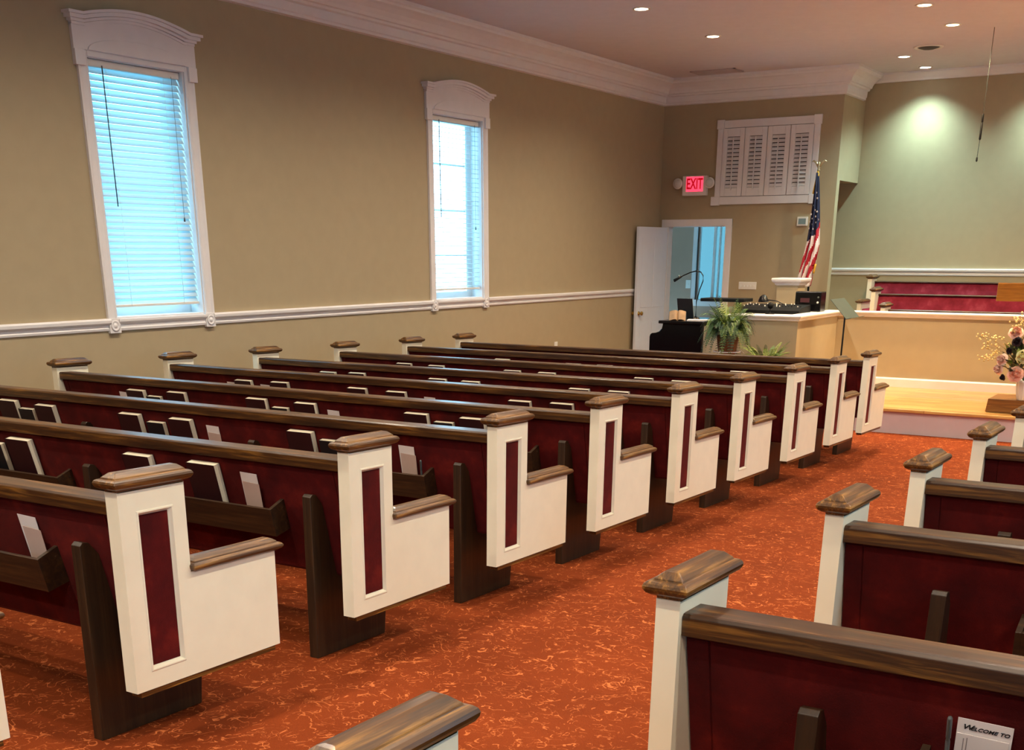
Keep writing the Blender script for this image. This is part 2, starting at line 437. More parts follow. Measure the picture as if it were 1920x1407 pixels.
# ------------------------------------------------------------------ windows with arched heads, on a side wall
def arch_prof(y0, y1, zb, zt, rise, n=20, flat=.14):
    # closed outline: straight bottom, top with flat shoulders and a raised arch
    w = y1 - y0; pts = [(y0, zb), (y1, zb), (y1, zt)]
    for i in range(n + 1):
        t = i / n; y = y1 - w * flat - t * w * (1 - 2 * flat)
        pts.append((y, zt + rise * sin(pi * t) ** .9 if 0 < t < 1 else zt))
    pts.append((y0, zt)); return pts
def arch_bar(y0, y1, zt, rise, h, n=20, flat=.14):
    w = y1 - y0; top = [(y1, zt)]; 
    for i in range(n + 1):
        t = i / n; top.append((y1 - w * flat - t * w * (1 - 2 * flat), zt + (rise * sin(pi * t) ** .9 if 0 < t < 1 else 0)))
    top.append((y0, zt)); return top
def window(name, wall_x_, sgn, wy, tall_open=False):
    w0 = struct(thing(name, loc=(wall_x_, wy, WIN_Z0)))
    q = lambda mb: mb.xf(Matrix.Translation((0, 0, 0)) @ Matrix.Diagonal((sgn, 1, 1, 1)))
    H = WIN_Z1 - WIN_Z0; Wd = WIN_W
    b = MB(); prof = [(0, 0), (0, .014), (.012, .020), (.026, .016), (.064, .016), (.076, .022), (.09, .022), (.09, 0)]
    for side in (-1, 1):
        pr = [((-p if side < 0 else Wd + p), d) for p, d in prof]
        b.prism([(d, y) for y, d in pr], 2, 0, H + .06)
    q(b).build('window_frame', M['trim'], w0)
    b = MB(); b.box(0, .02, 0, Wd, -.012, .0); b.prism([(0, -.085), (.016, -.085), (.020, -.068), (.014, -.06), (.014, -.042), (.026, -.034), (.034, -.02), (.034, -.004), (.0, -.004)], 1, 0.0, Wd)
    q(b).build('window_sill', M['trim'], w0)
    for y in (-.088, Wd - .012):
        b = MB(); b.box(0, .026, y, y + .10, -.10, .005); b.lathe([(.040, .026), (.040, .031), (.030, .031), (.026, .027), (.016, .027), (.012, .033), (.002, .034)], (0, y + .05, -.048), axis=0)
        q(b).build('corner_block', M['trim'], w0)
    # head: frieze with shallow inner arch, arched cornice built in bands
    b = MB(); f0, f1 = -.115, Wd + .115
    b.prism(arch_prof(f0, f1, H + .028, H + .185, .06, flat=.10), 0, 0, .028); b.box(0, .018, 0, Wd, H - .008, H + .03)
    b.prism([(Wd * .5 + (Wd * .5 + .0) * cos(t), H + .030 + .10 * sin(t)) for t in [pi * i / 18 for i in range(19)]], 0, .027, .037)
    b.box(0, .036, f0, f0 + .085, H - .072, H + .028); b.box(0, .036, f1 - .085, f1, H - .072, H + .028)
    q(b).build('window_header', M['trim'], w0, bevel=.003)
    b = MB(); bands = [(.0, .018, .034, 0), (.018, .036, .046, .012), (.036, .060, .068, .032), (.060, .078, .082, .048)]
    for z0, z1, pj, ov in bands:
        lo = arch_bar(f0 - ov, f1 + ov, H + .175 + z0, .065, 0, flat=.10); hi = arch_bar(f0 - ov, f1 + ov, H + .175 + z1, .065, 0, flat=.10)
        b.loft([[(0, p[0], p[1]), (pj, p[0], p[1]), (pj, r[0], r[1]), (0, r[0], r[1])] for p, r in zip(lo, hi)])
    q(b).build('cornice', M['trim'], w0)
    # jamb reveal, sash, muntins, pane set 0.15 m back
    b = MB(); t = .012
    b.box(-.2, 0, -.0, t, 0, H); b.box(-.2, 0, Wd - t, Wd, 0, H); b.box(-.2, 0, t, Wd - t, 0, t); b.box(-.2, 0, t, Wd - t, H - t, H)
    q(b).build('jamb', M['trim'], w0)
    b = MB(); X0, X1 = -.17, -.135
    b.box(X0, X1, t, t + .045, 0, H); b.box(X0, X1, Wd - t - .10, Wd - t, 0, H); b.box(X0, X1, t + .045, Wd - t - .10, t, t + .06); b.box(X0, X1, t + .045, Wd - t - .10, H - .06, H - t)
    for k in range(1, 4): b.box(X0 + .01, X1 - .008, t + .045, Wd - t - .10, H * k / 4 - .009, H * k / 4 + .009)
    q(b).build('sash', M['trim'], w0)
    b = MB(); b.box(-.155, -.150, t, Wd - t, t, H - t); q(b).build('pane', M['glass'], w0)
    return w0
window('window_1', XL, 1, WIN_Y[0]); window('window_2', XL, 1, WIN_Y[1])
for i, wy in enumerate(RWIN_Y): window('window_%d' % (3 + i), XR, -1, wy)

def blind(label, wy, angle, pitch, zb, tilt_bottom=0, wand=.94):
    H = WIN_Z1 - .03; o = thing('window_blind', label, 'blind', (XL - .05, wy + WIN_W / 2, WIN_Z0), 'blinds in the left wall windows')
    hw = WIN_W / 2 - .02
    MB().box(-.025, .025, -hw, hw, H - WIN_Z0 - .030, H - WIN_Z0 + .015).build('headrail', M['white_plastic'], o, .004)
    b = MB(); z = zb + .03; sw = .026; n = 0
    ca, sa = cos(angle), sin(angle)
    while z < H - WIN_Z0 - .034:
        R = []
        for y in (-hw, hw):
            R.append([(-sw * ca, y, z + sw * sa + tilt_bottom * 0), (0, y, z + .003), (sw * ca, y, z - sw * sa), (sw * ca, y, z - sw * sa - .0022), (0, y, z + .0008), (-sw * ca, y, z + sw * sa - .0022)])
        b.loft(R); z += pitch
    b.build('slats', M['slat'], o)
    MB().box(-.024, .024, -hw, hw, zb - .008, zb + .012).build('bottom_rail', M['white_plastic'], o, .004)
    b = MB()
    for y in (-hw * .62, hw * .62):
        for x in (-.027, .027): b.tube([(x, y, H - WIN_Z0 - .03), (x, y, zb)], .0011, seg=5)
    b.build('ladder_cord', M['white_plastic'], o)
    if wand:
        MB().tube([(.04, -hw + .12, H - WIN_Z0 - .02), (.045, -hw + .12, H - WIN_Z0 - wand)], .0045, seg=6).build('tilt_wand', M['cord'], o)
    b = MB(); b.tube([(.036, hw - .09, H - WIN_Z0 - .02), (.038, hw - .09, .72)], .0016, seg=5); b.lathe([(.001, 0), (.007, .003), (.005, .03), (.001, .034)], (.038, hw - .09, .69), seg=8)
    b.build('lift_cord', M['cord'], o)
    return o
blind('white slatted blind, tilted nearly shut, in the large left window nearest the camera', WIN_Y[0], rad(58), .0445, .085)
blind('white slatted blind, tilted open to bright daylight, in the window nearer the front', WIN_Y[1], rad(6), .0445, .10, wand=.92)

# rear double doors (glazed), only a source of daylight behind the camera
d = struct(thing('door_2', loc=(.8, YB - .1, -.03)))
b = MB()
for x0, x1 in ((-.85, -.005), (.005, .85)):
    b.box(x0, x0 + .1, -.02, .02, 0, 2.18); b.box(x1 - .1, x1, -.02, .02, 0, 2.18); b.box(x0, x1, -.02, .02, 0, .22); b.box(x0, x1, -.02, .02, 2.05, 2.18)
b.build('door_leaf', M['door'], d); MB().box(-.75, .75, -.004, .004, .22, 2.05).build('pane', M['glass'], d)

# front door: casing and open leaf
d = struct(thing('door_1', loc=(DX0, YF, fl(YF))))
b = MB(); cw = .09; h = DZ - fl(YF)
b.box(-cw, 0, -.022, 0, 0, h + cw); b.box(DX1 - DX0, DX1 - DX0 + cw, -.022, 0, 0, h + cw); b.box(-cw, DX1 - DX0 + cw, -.024, 0, h, h + cw)
b.box(-.015, .005, 0, .14, 0, h); b.box(DX1 - DX0 - .005, DX1 - DX0 + .015, 0, .14, 0, h); b.box(0, DX1 - DX0, 0, .14, h - .005, h + .015)
b.build('door_frame', M['trim'], d, .004)
leaf = thing('door_leaf'); leaf.parent = d; leaf.location = (.0, -.012, 0); leaf.rotation_euler = (0, 0, rad(-92.5))
MB().box(0, .82, -.038, 0, .012, h - .01).build('slab', M['door'], leaf, .003)
b = MB()
for z0, z1 in ((.16, .80), (1.0, h - .14)):
    for x0, x1 in ((.10, .37), (.45, .72)):
        for side in (-.0385, .0005):
            b.box(x0, x1, side - .004 if side < 0 else side, side if side < 0 else side + .004, z0, z1)
b.build('door_panels', M['door'], leaf, .006)
b = MB()
for s in (-1, 1):
    y0 = -.038 if s < 0 else 0
    b.lathe([(.028, y0), (.028, y0 + s * .006), (.011, y0 + s * .01), (.011, y0 + s * .03), (.024, y0 + s * .036), (.028, y0 + s * .05), (.020, y0 + s * .062), (.002, y0 + s * .064)], (.755, 0, .93), axis=1, seg=16)
b.build('door_handle', M['brass'], leaf)

# back-room window
w = struct(thing('window_6', loc=(-7.38, 17.1, .70)))
b = MB(); b.box(-.06, .0, -.03, .04, -.08, 1.38); b.box(.45, .51, -.03, .04, -.08, 1.38); b.box(-.06, .51, -.03, .04, 1.30, 1.38); b.box(-.08, .53, -.05, .04, -.09, 0)
b.box(.24, .275, .03, .07, 0, 1.3); b.box(.33, .35, .03, .07, 0, 1.3); b.box(.0, .03, .03, .07, 0, 1.3)
b.build('window_frame', M['trim'], w); MB().box(0, .45, .08, .085, 0, 1.3).build('pane', M['sky_dimmed'], w)

# ------------------------------------------------------------------ platform and low walls
YP, ZP, YW, ZW = 11.71, -.0626, 13.717, .746
WX = -4.14
b = MB(); b.box(-4.14, XR, YP + .03, YF, fl(YP) - .1, ZP - .03)
struct(b.build('trim_9', M['riser']))
b = MB(); b.box(-4.14, XR, YP, YF + .9, ZP - .03, ZP)
struct(b.build('floor_platform', M['planks'], bevel=.006))
struct(MB().box(-5.68, 1.98, YF + .0, YA, -.6, .1).build('floor_alcove', M['planks']))
b = MB()
b.box(WX - .12, XR - .5, YW, YW + .12, ZP, ZW - .06)                       # long front wall of the choir
b.box(WX - .12, WX, 12.34, YW, -.6, ZW - .06)                          # return towards the nave
b.box(-4.92, WX - .12, 12.34, 12.46, -.6, ZW - .06)                                # short wall by the organ
struct(b.build('wall_choir', M['wall']))
CAP = [(.0, -.06), (.018, -.052), (.022, -.035), (.034, -.028), (.042, -.014), (.042, -.006), (.036, 0)]
def cap_run(name, pts):
    R = []
    for x, y, nx, ny in pts:                                                  # nx, ny: outward mitre
        ring = [(x + nx * p, y + ny * p, ZW + d) for p, d in CAP]
        ring += [(x - nx * (.12 + p), y - ny * (.12 + p), ZW + d) for p, d in reversed(CAP)]
        R.append(ring)
    struct(MB().loft(R).build(name, M['trim']))
cap_run('trim_10', [(-4.92, 12.34, 0, -1), (WX, 12.34, 1, -1), (WX, YW, 1, -1), (XR - .5, YW, 0, -1)])
BBP = [(0, 0), (.022, 0), (.022, .085), (.012, .10), (0, .10)]
sweep('baseboard_choir', BBP, [(WX, YP + .05, 1, 0), (WX, YW, 1, -1), (XR - .5, YW, 0, -1)], M['trim'], ZP)

# ------------------------------------------------------------------ ceiling fittings
def downlight(x, y, col, watts, lens, label, size=rad(150), blend=.9):
    o = thing('downlight', label, 'ceiling light', (x, y, CZ), 'recessed ceiling lights')
    MB().lathe([(.085, 0), (.085, -.004), (.080, -.008), (.066, -.008), (.060, -.001), (.060, 0)], seg=28).build('trim_ring', M['white_plastic'], o)
    MB().lathe([(.059, -.001), (.058, -.006), (.03, -.010), (.001, -.011)], seg=24).build('lens', lens, o)
    lamp('lamp', (0, 0, -.03), col, watts, size, blend, parent=o)
    return o
def where(x, y):
    if (x, y) == (-5.44, 11.0): return 'lit recessed light above the left pews, leftmost in the photo'
    if (x, y) == (-5.44, 12.71): return 'lit recessed light nearer the shutters, second from the left'
    return None
for x, y in BANK: downlight(x, y, NEUT, W_BANK, M['lens'], where(x, y) or 'lit recessed ceiling light over the pews, outside the photograph')
for x, y in FRONT:
    lab = {(-3.16, 12.21): 'lit recessed light at the very top edge of the photo', (-3.16, 13.36): 'yellowish lit recessed light just below the topmost one'}.get((x, y), 'lit recessed light above the platform, outside the photograph')
    downlight(x, y, WARM, W_FRONT, M['lens_w'], lab)
for x, y in ALC:
    lab = {(-4.08, 15.12): 'cool white recessed light beside the dark ceiling speaker', (-4.07, 16.09): 'cool white recessed light closest to the alcove crown moulding'}.get((x, y), 'cool white recessed light above the choir, outside the photograph')
    downlight(x, y, COOL, W_ALC, M['lens_c'], lab, rad(118), 1.0)
o = thing('ceiling_speaker', 'round dark ceiling speaker set in a white ring', 'speaker', (-3.68, 14.59, CZ))
MB().lathe([(.16, 0), (.16, -.006), (.15, -.012), (.125, -.012), (.12, 0)], seg=32).build('trim_ring', M['white_plastic'], o)
MB().lathe([(.122, -.003), (.11, -.010), (.06, -.026), (.002, -.03)], seg=32).build('grille', M['grille'], o)
o = thing('ceiling_vent', 'flat grey rectangular air vent in the ceiling near the left corner', 'vent', (-6.37, 15.06, CZ))
b = MB(); b.box(-.3, .3, -.15, -.12, -.010, 0); b.box(-.3, .3, .12, .15, -.010, 0); b.box(-.3, -.27, -.15, .15, -.010, 0); b.box(.27, .3, -.15, .15, -.010, 0)
b.build('frame', M['vent'], o)
b = MB()
for k in range(12):
    y = -.12 + .24 * (k + .5) / 12; b.quad((-.27, y - .008, -.001), (.27, y - .008, -.001), (.27, y + .008, -.010), (-.27, y + .008, -.010))
b.build('louvres', M['vent'], o)
o = thing('hanging_microphone', 'thin dark choir microphone hanging on a cord from the ceiling', 'microphone', (-2.835, 13.735, CZ))
MB().tube([(0, 0, 0), (0, 0, -.8)], .0035, seg=6).build('cord', M['grey_metal'], o)
b = MB(); b.lathe([(.004, -.78), (.010, -.79), (.011, -.86), (.007, -.865), (.011, -.87), (.012, -1.02), (.005, -1.03)], seg=10)
b.build('preamp_body', M['black_matte'], o)
b = MB(); b.tube([(0, 0, -1.02), (-.004, 0, -1.2)], .003, seg=6); b.lathe([(.003, -1.19), (.009, -1.195), (.010, -1.225), (.004, -1.235)], (-.004, 0, 0), seg=8)
b.build('capsule', M['black_matte'], o)

# ------------------------------------------------------------------ pews
ZB, ZT, ZA, DP, PD, TH = .200, .823, .537, .636, .256, .052
RT = .795                                        # top of the back rail
TAN = .24                                        # slope of the back
def yback(z): return .034 + (.755 - z) * TAN     # rear face of the back cushion
CAPL = [(0, -.004), (0, .005), (.010, .008), (.018, .013), (.0225, .020), (.0235, .026), (.021, .032), (.016, .036), (.006, .037), (.006, .041), (-.010, .054), (-.018, .056)]
ARML = [(0, -.004), (.009, 0), (.019, .006), (.0235, .013), (.022, .021), (.015, .026), (.007, .027), (.007, .031), (-.004, .039), (-.014, .043)]
def end_panel(x_out, sgn):
    # L-shaped board; outer face at x_out, thickness towards sgn; recessed moulded frame on the outer face
    ys = [0, .062, .206, PD, DP]; zs = [ZB, .256, ZA, .760, ZT]
    b = MB(True); xi = x_out + sgn * TH
    inside = lambda i, j: not (i == 3 and j >= 2)
    for i in range(4):
        for j in range(4):
            if not inside(i, j): continue
            y0, y1, z0, z1 = ys[i], ys[i + 1], zs[j], zs[j + 1]
            b.quad((xi, y0, z0), (xi, y1, z0), (xi, y1, z1), (xi, y0, z1))
            if not (i == 1 and j in (1, 2)):
                b.quad((x_out, y0, z0), (x_out, y1, z0), (x_out, y1, z1), (x_out, y0, z1))
    def edge(a, c): b.quad((x_out, *a), (x_out, *c), (xi, *c), (xi, *a))
    for i in range(4): edge((ys[i], ZB), (ys[i + 1], ZB))
    for j in range(2): edge((DP, zs[j]), (DP, zs[j + 1]))
    edge((DP, ZA), (PD, ZA))
    for j in (2, 3): edge((PD, zs[j]), (PD, zs[j + 1]))
    for i in range(3): edge((ys[i], ZT), (ys[i + 1], ZT))
    for j in range(4): edge((0, zs[j]), (0, zs[j + 1]))
    # moulding: raised lip, then cove down to the fabric
    rings = []
    for off, dep in ((0, 0), (.003, -.003), (.007, -.003), (.011, .004), (.017, .012)):
        y0, y1, z0, z1 = .062 + off, .206 - off, .256 + off, .760 - off; x = x_out + sgn * dep
        rings.append([(x, y0, z0), (x, y1, z0), (x, y1, z1), (x, y0, z1)])
    b.loft(rings, cap=False)
    b.quad(*rings[-1])
    return b
def inset(x_out, sgn):
    x = x_out + sgn * .0085
    return MB().box(min(x, x + sgn * .003), max(x, x + sgn * .003), .0785, .1895, .2725, .7435)
PEW_MESH = {}
def make_pew(name, LEN, supports, racks, key, rh=.047):
    """local frame: x from 0 to LEN along the bench, rear plane y=0, front +y, floor z=0"""
    o = bpy.data.objects.new(name, None); COL.objects.link(o); o.empty_display_size = .1
    for x, s in ((0, 1), (LEN, -1)):
        p = end_panel(x, s).build('end_panel', M['cream'], o)
        inset(x, s).build('fabric_inset', M['red'], p)
        xa, xb = sorted((x, x + s * TH))
        MB().rect_stack(xa, xb, 0, PD, [(ZT + a, q) for q, a in CAPL]).build('end_cap', M['wood_y'], o, .002)
        MB().rect_stack(xa, xb, PD + .018, DP, [(ZA + a, q) for q, a in ARML], ymin=PD - .004).build('armrest', M['wood_y'], o, .002)
        MB().box(xa + .004, xb - .004, .018, DP - .02, ZB - .018, ZB + .001).build('base_strip', M['wood_y'], o)
    x0, x1 = TH, LEN - TH
    rp = [(.014, RT - rh), (.014, RT - .007), (.020, RT - .001), (.028, RT), (.104, RT), (.112, RT - .004), (.115, RT - .010), (.114, RT - rh * .7), (.108, RT - rh)]
    MB().prism(rp, 0, x0, x1).build('top_rail', M['wood_x'], o, .002)
    # upholstered back: slanted slab with a softly padded rear face
    zl, zh = .31, RT - rh + .001
    b = MB(); b.prism([(yback(zh), zh), (yback(zl), zl), (yback(zl) + .05, zl), (yback(zh) + .062, zh)], 0, x0, x1)
    b.build('back_cushion', M['red'], o, .006)
    b = MB(); t = .004                                            # stitched border panels at both ends and the middle field
    for a, c in ((x0 + .004, x0 + .052), (x0 + .056, x1 - .056), (x1 - .052, x1 - .004)):
        b.prism([(yback(zh - .004) , zh - .004), (yback(zh - .010) - t, zh - .010), (yback(zl + .012) - t, zl + .012), (yback(zl + .004), zl + .004)], 0, a, c)
    b.build('back_fabric', M['red'], o, .002)
    MB().prism([(.14, .40), (.14, .445), (.18, .462), (.56, .462), (.595, .445), (.595, .40)], 0, x0, x1).build('seat_cushion', M['red'], o, .008)
    MB().box(x0, x1, .155, .60, .375, .402).build('seat_board', M['wood_x'], o, .003)
    for xs in supports:
        pr = [(0.0, 0), (.0, .645), (.030, .652), (yback(.62) + .0, .62), (yback(.36) - .002, .36), (yback(.36), .374), (.47, .374), (.44, 0)]
        MB().prism([(.0, 0), (.0, .640), (.012, .650), (.034, .646), (yback(.60), .60), (yback(.376), .375), (.47, .375), (.43, 0)], 0, xs - .0205, xs + .0205).build('support', M['wood_z'], o, .002)
    A = Matrix(((1, 0, 0, 0), (0, TAN_N[0], TAN_U[0], yback(.485)), (0, TAN_N[1], TAN_U[1], .485), (0, 0, 0, 1)))
    for a, c in racks:
        bz = RACK(a, c).xf(A)
        bz.build('book_rack', M['rack'], o, .002)
    return o
_l = math.hypot(1, TAN)
TAN_U = (-TAN / _l, 1 / _l); TAN_N = (-1 / _l, -TAN / _l)       # up the back, and out from its rear face
def RACK(a, c):
    b = MB(); d = .088; h = .125
    b.box(a + .016, c - .016, .004, d - .012, 0, .012)                                 # floor
    b.box(a + .016, c - .016, d - .012, d, 0, h - .012)                         # outer board
    b.prism([(.004, 0), (.004, h), (d, h - .012), (d, 0)], 0, a, a + .016)
    b.prism([(.004, 0), (.004, h), (d, h - .012), (d, 0)], 0, c - .016, c)
    for x in (a - .0005, c + .0005):
        for s in (.03, .095): b.lathe([(.004, x - .0008), (.004, x + .0008)], (0, .022, s), axis=0, seg=8)
    return b
TAU = .0219
LX0, LX1 = -6.95, -2.726; LLEN = LX1 - LX0
RACKS_L = [(-6.40, -5.56), (-5.20, -4.38), (-4.0, -3.115)]
PY = [1.10, 2.182, 3.228, 4.233, 5.184, 6.165, 7.114, 8.132, 9.132, 10.032]
RY = [.93, 2.016, 3.114, 4.064, 5.109, 6.11]
ORD = ['', 'nearest', 'second', 'third', 'fourth', 'fifth', 'sixth', 'seventh', 'eighth', 'ninth']
def place(o, x, y): 
    o.matrix_world = Matrix.Translation((x, y, fl(y))) @ Matrix.Rotation(-TAU, 4, 'X'); return o
pewL = make_pew('church_pew', LLEN, [-6.74 - LX0, -5.47 - LX0, -4.2 - LX0, -2.94 - LX0], [(a - LX0, c - LX0) for a, c in RACKS_L], 'L')
RX0 = -.926
pewR = make_pew('church_pew', LLEN, [.33, 1.60, 2.87, 3.95], [(.535, 1.40), (1.75, 2.55), (3.0, 3.8)], 'R')
PL = []; PR = []
labL = ['cream-ended pew mostly out of frame at the lower left edge',
        'nearest full cream-ended red pew of the left bank, its end at lower left',
        'second cream-ended red pew from the camera in the left bank',
        'third cream-ended red pew from the camera in the left bank',
        'fourth cream-ended red pew from the camera in the left bank',
        'fifth cream-ended red pew from the camera in the left bank',
        'sixth cream-ended red pew from the camera in the left bank',
        'seventh cream-ended red pew from the camera in the left bank',
        'second cream-ended red pew from the platform in the left bank',
        'frontmost cream-ended red pew of the left bank, before the platform']
labR = ['right bank pew of which only the wooden end cap shows at bottom centre',
        'right bank pew holding the welcome card, lower right corner',
        'right bank pew directly in front of the one with the welcome card',
        'right bank pew third in front of the bottom right corner',
        'right bank pew fourth from the lower right corner, far aisle side',
        'right bank pew farthest forward, its post cut by the right edge']
for i, y in enumerate(PY):
    o = pewL if i == 0 else copy_tree(pewL); place(o, LX0, y); PL.append(o)
for i, y in enumerate(RY):
    o = pewR if i == 0 else copy_tree(pewR); place(o, RX0 + (.035 if i == 0 else 0), y); PR.append(o)
for o, l in zip(PL, labL): tag(o, l, 'pew', 'pews of the left bank')
for o, l in zip(PR, labR): tag(o, l, 'pew', 'pews of the right bank')

# ------------------------------------------------------------------ books and cards in the racks
def slot(x, y0, n, s):
    # frame of a thing leaning on a pew back: local x along pew, y out from the back, z up the back
    P = Matrix.Translation((0, y0, fl(y0))) @ Matrix.Rotation(-TAU, 4, 'X')
    A = Matrix(((1, 0, 0, x), (0, TAN_N[0], TAN_U[0], yback(.485)), (0, TAN_N[1], TAN_U[1], .485), (0, 0, 0, 1)))
    return P @ A @ Matrix.Translation((0, n, s))
def book(name, w, h, t, cov):
    o = thing(name)
    b = MB(); b.box(-w / 2, w / 2, 0, .0025, 0, h); b.box(-w / 2, w / 2, t - .0025, t, 0, h); b.box(-w / 2, -w / 2 + .003, 0, t, 0, h)
    b.build('cover', cov, o, .0008)
    MB().box(-w / 2 + .003, w / 2 - .002, .0025, t - .0025, .003, h - .0015).build('pages', M['page'], o)
    return o
hymnal = book('hymnal', .158, .232, .036, M['cover']); bible = book('bible', .125, .200, .030, M['cover_b'])
def card(w, h, mat, name):
    b = MB(); R = []
    b.box(-w / 2, w / 2, 0, .0012, 0, h); return b.build(name, mat)
card0 = card(.088, .205, M['paper'], 'visitor_card'); env0 = card(.086, .170, M['envelope'], 'offering_envelope')
used = {}
def put(src, x, y0, n, s, label, cat, group, rot=0):
    if src.name in used: o = copy_tree(src)
    else: o = src; used[src.name] = 1
    o.matrix_world = slot(x, y0, n, s) @ Matrix.Rotation(rot, 4, 'Y')
    return tag(o, label, cat, group)
RKN = {'A': 'aisle-end rack', 'B': 'middle rack', 'C': 'wall-side rack'}
BK = {2: [('A', 'h', -3.88), ('A', 'h', -3.50), ('A', 'c', -3.28), ('B', 'b', -4.86), ('B', 'h', -4.66)],
      3: [('A', 'h', -3.88), ('A', 'b', -3.70), ('A', 'c', -3.26), ('A', 'p', -3.18), ('B', 'h', -5.10), ('B', 'b', -4.91), ('B', 'h', -4.71), ('B', 'c', -4.51), ('C', 'h', -6.14), ('C', 'b', -5.99), ('C', 'h', -5.81)],
      4: [('A', 'h', -3.88), ('A', 'b', -3.70), ('A', 'h', -3.505), ('A', 'c', -3.28), ('B', 'h', -5.08), ('B', 'b', -4.90), ('B', 'h', -4.69), ('B', 'c', -4.505), ('C', 'c', -6.30), ('C', 'h', -6.15), ('C', 'b', -5.99), ('C', 'h', -5.77)],
      5: [('A', 'h', -3.81), ('A', 'h', -3.51), ('B', 'h', -5.10), ('B', 'h', -4.77), ('B', 'c', -4.52), ('C', 'c', -6.30), ('C', 'h', -6.15), ('C', 'c', -5.97), ('C', 'h', -5.80)],
      6: [('A', 'h', -3.91), ('A', 'h', -3.605), ('B', 'h', -5.11), ('B', 'h', -4.815), ('C', 'h', -6.17), ('C', 'h', -5.875)],
      7: [('A', 'h', -3.91), ('A', 'h', -3.60), ('B', 'h', -5.09), ('B', 'h', -4.765), ('C', 'h', -6.185), ('C', 'h', -5.845)],
      8: [('A', 'h', -3.815), ('A', 'h', -3.53), ('B', 'h', -5.085), ('B', 'h', -4.77), ('C', 'h', -5.82)]}
pen0 = thing('pen')
MB().lathe([(.002, 0), (.004, .006), (.0045, .10), (.0035, .105), (.0048, .108), (.0048, .150), (.003, .153)], seg=10).build('barrel', M['pen'], pen0)
MB().box(-.0015, .0015, .0045, .007, .105, .150).build('clip', M['grey_metal'], pen0)
def pews(i): return '%s left pew' % ORD[i] if i < 8 else 'second left pew from the platform'
for i, L_ in BK.items():
    for r in 'ABC':
        it = [(k, x) for q, k, x in L_ if q == r]
        hs = sorted(x for k, x in it if k == 'h'); cs = sorted(x for k, x in it if k == 'c')
        for k, x in it:
            y0 = PY[i]; jit = random.uniform(-.008, .012)
            pos = ('%s left pew' % ORD[i]) if i < 8 else 'eighth left pew'
            if k == 'h':
                side = '' if len(hs) == 1 else ('left-hand ' if x == hs[0] else 'right-hand ')
                put(hymnal, x, y0, .006, .014 + max(0, jit), '%sburgundy hymnal in the %s behind the %s' % (side, RKN[r], pos), 'book', 'hymnals in the pew racks')
            elif k == 'b':
                put(bible, x, y0, .006, .013, 'small black bible in the %s behind the %s' % (RKN[r], pos), 'book', 'bibles in the pew racks')
            elif k == 'c':
                side = '' if len(cs) == 1 else ('left-hand ' if x == cs[0] else 'right-hand ')
                put(card0, x, y0, .008, .013, '%swhite visitor card in the %s behind the %s' % (side, RKN[r], pos), 'card', 'visitor cards in the pew racks', rad(2))
                if i < 5:
                    put(env0, x + .008, y0, .018, .013, '%spinkish envelope before the visitor card, %s behind the %s' % (side, RKN[r], pos), 'envelope', 'offering envelopes in the pew racks', rad(4))
            elif k == 'p':
                put(pen0, x, y0, .03, .013, 'grey pen in the %s behind the %s' % (RKN[r], pos), 'pen', 'pens in the pew racks', rad(6))
put(card0, -3.225, PY[1], .008, .013, 'white visitor card in the rack of the nearest left pew', 'card', 'visitor cards in the pew racks', rad(2))
put(env0, -3.205, PY[1], .02, .013, 'pinkish envelope in the rack of the nearest left pew', 'envelope', 'offering envelopes in the pew racks', rad(4))

# welcome card and pen on the right bank
def text_mesh(txt, size, shear=0, depth=.0004):
    cu = bpy.data.curves.new('lettering', 'FONT'); cu.body = txt; cu.size = size; cu.shear = shear; cu.extrude = depth; cu.offset = size * .022
    cu.align_x = 'CENTER'; cu.align_y = 'CENTER'
    t = bpy.data.objects.new('lettering', cu); COL.objects.link(t)
    bpy.context.view_layer.update()
    me = bpy.data.meshes.new_from_object(t.evaluated_get(bpy.context.evaluated_depsgraph_get()))
    bpy.data.objects.remove(t); bpy.data.curves.remove(cu)
    return me
def lettering(txt, size, mat, parent, loc, rot, shear=0, sx=1, name='lettering'):
    me = text_mesh(txt, size, shear); me.materials.clear(); me.materials.append(mat)
    o = bpy.data.objects.new(name, me); COL.objects.link(o); o.parent = parent; o.location = loc; o.rotation_euler = rot; o.scale = (sx, 1, 1)
    return o
wc = thing('welcome_card', 'white printed welcome card in the rack at the lower right', 'card')
wc.matrix_world = slot(-.289, RY[1], .010, -.013) @ Matrix.Rotation(rad(1.5), 4, 'Y')
MB().box(-.048, .048, 0, .0012, 0, .215).build('back_card', M['paper'], wc)
fc = MB().prism([(.003, 0), (.0045, 0), (.0065, .185), (.0050, .185)], 0, -.046, .044).build('front_card', M['envelope'], wc)
fc.data.materials.clear(); fc.data.materials.append(M['paper'])
lettering('W', .0150, M['ink'], wc, (-.030, .0018, .198), (pi / 2, 0, 0), .3, 1.15)
lettering('ELCOME', .0105, M['ink'], wc, (-.0015, .0018, .1968), (pi / 2, 0, 0), .3, 1.15)
lettering('TO', .0105, M['ink'], wc, (.034, .0018, .1968), (pi / 2, 0, 0), .3, 1.15)
b = MB()
for x, z0, z1 in ((-.034, .04, .176), (-.028, .09, .178)): b.box(x, x + .0016, .0065, .0070, z0, z1)
for x, z0 in ((.004, .12), (.010, .11), (.016, .13)): b.box(x, x + .003, .0060, .0068, z0, z0 + .012)
b.build('printed_lines', M['ink_grey'], wc)
o = copy_tree(pen0); o.matrix_world = slot(-.342, RY[1], .03, .060); tag(o, 'grey pen standing beside the welcome card', 'pen', 'pens in the pew racks')

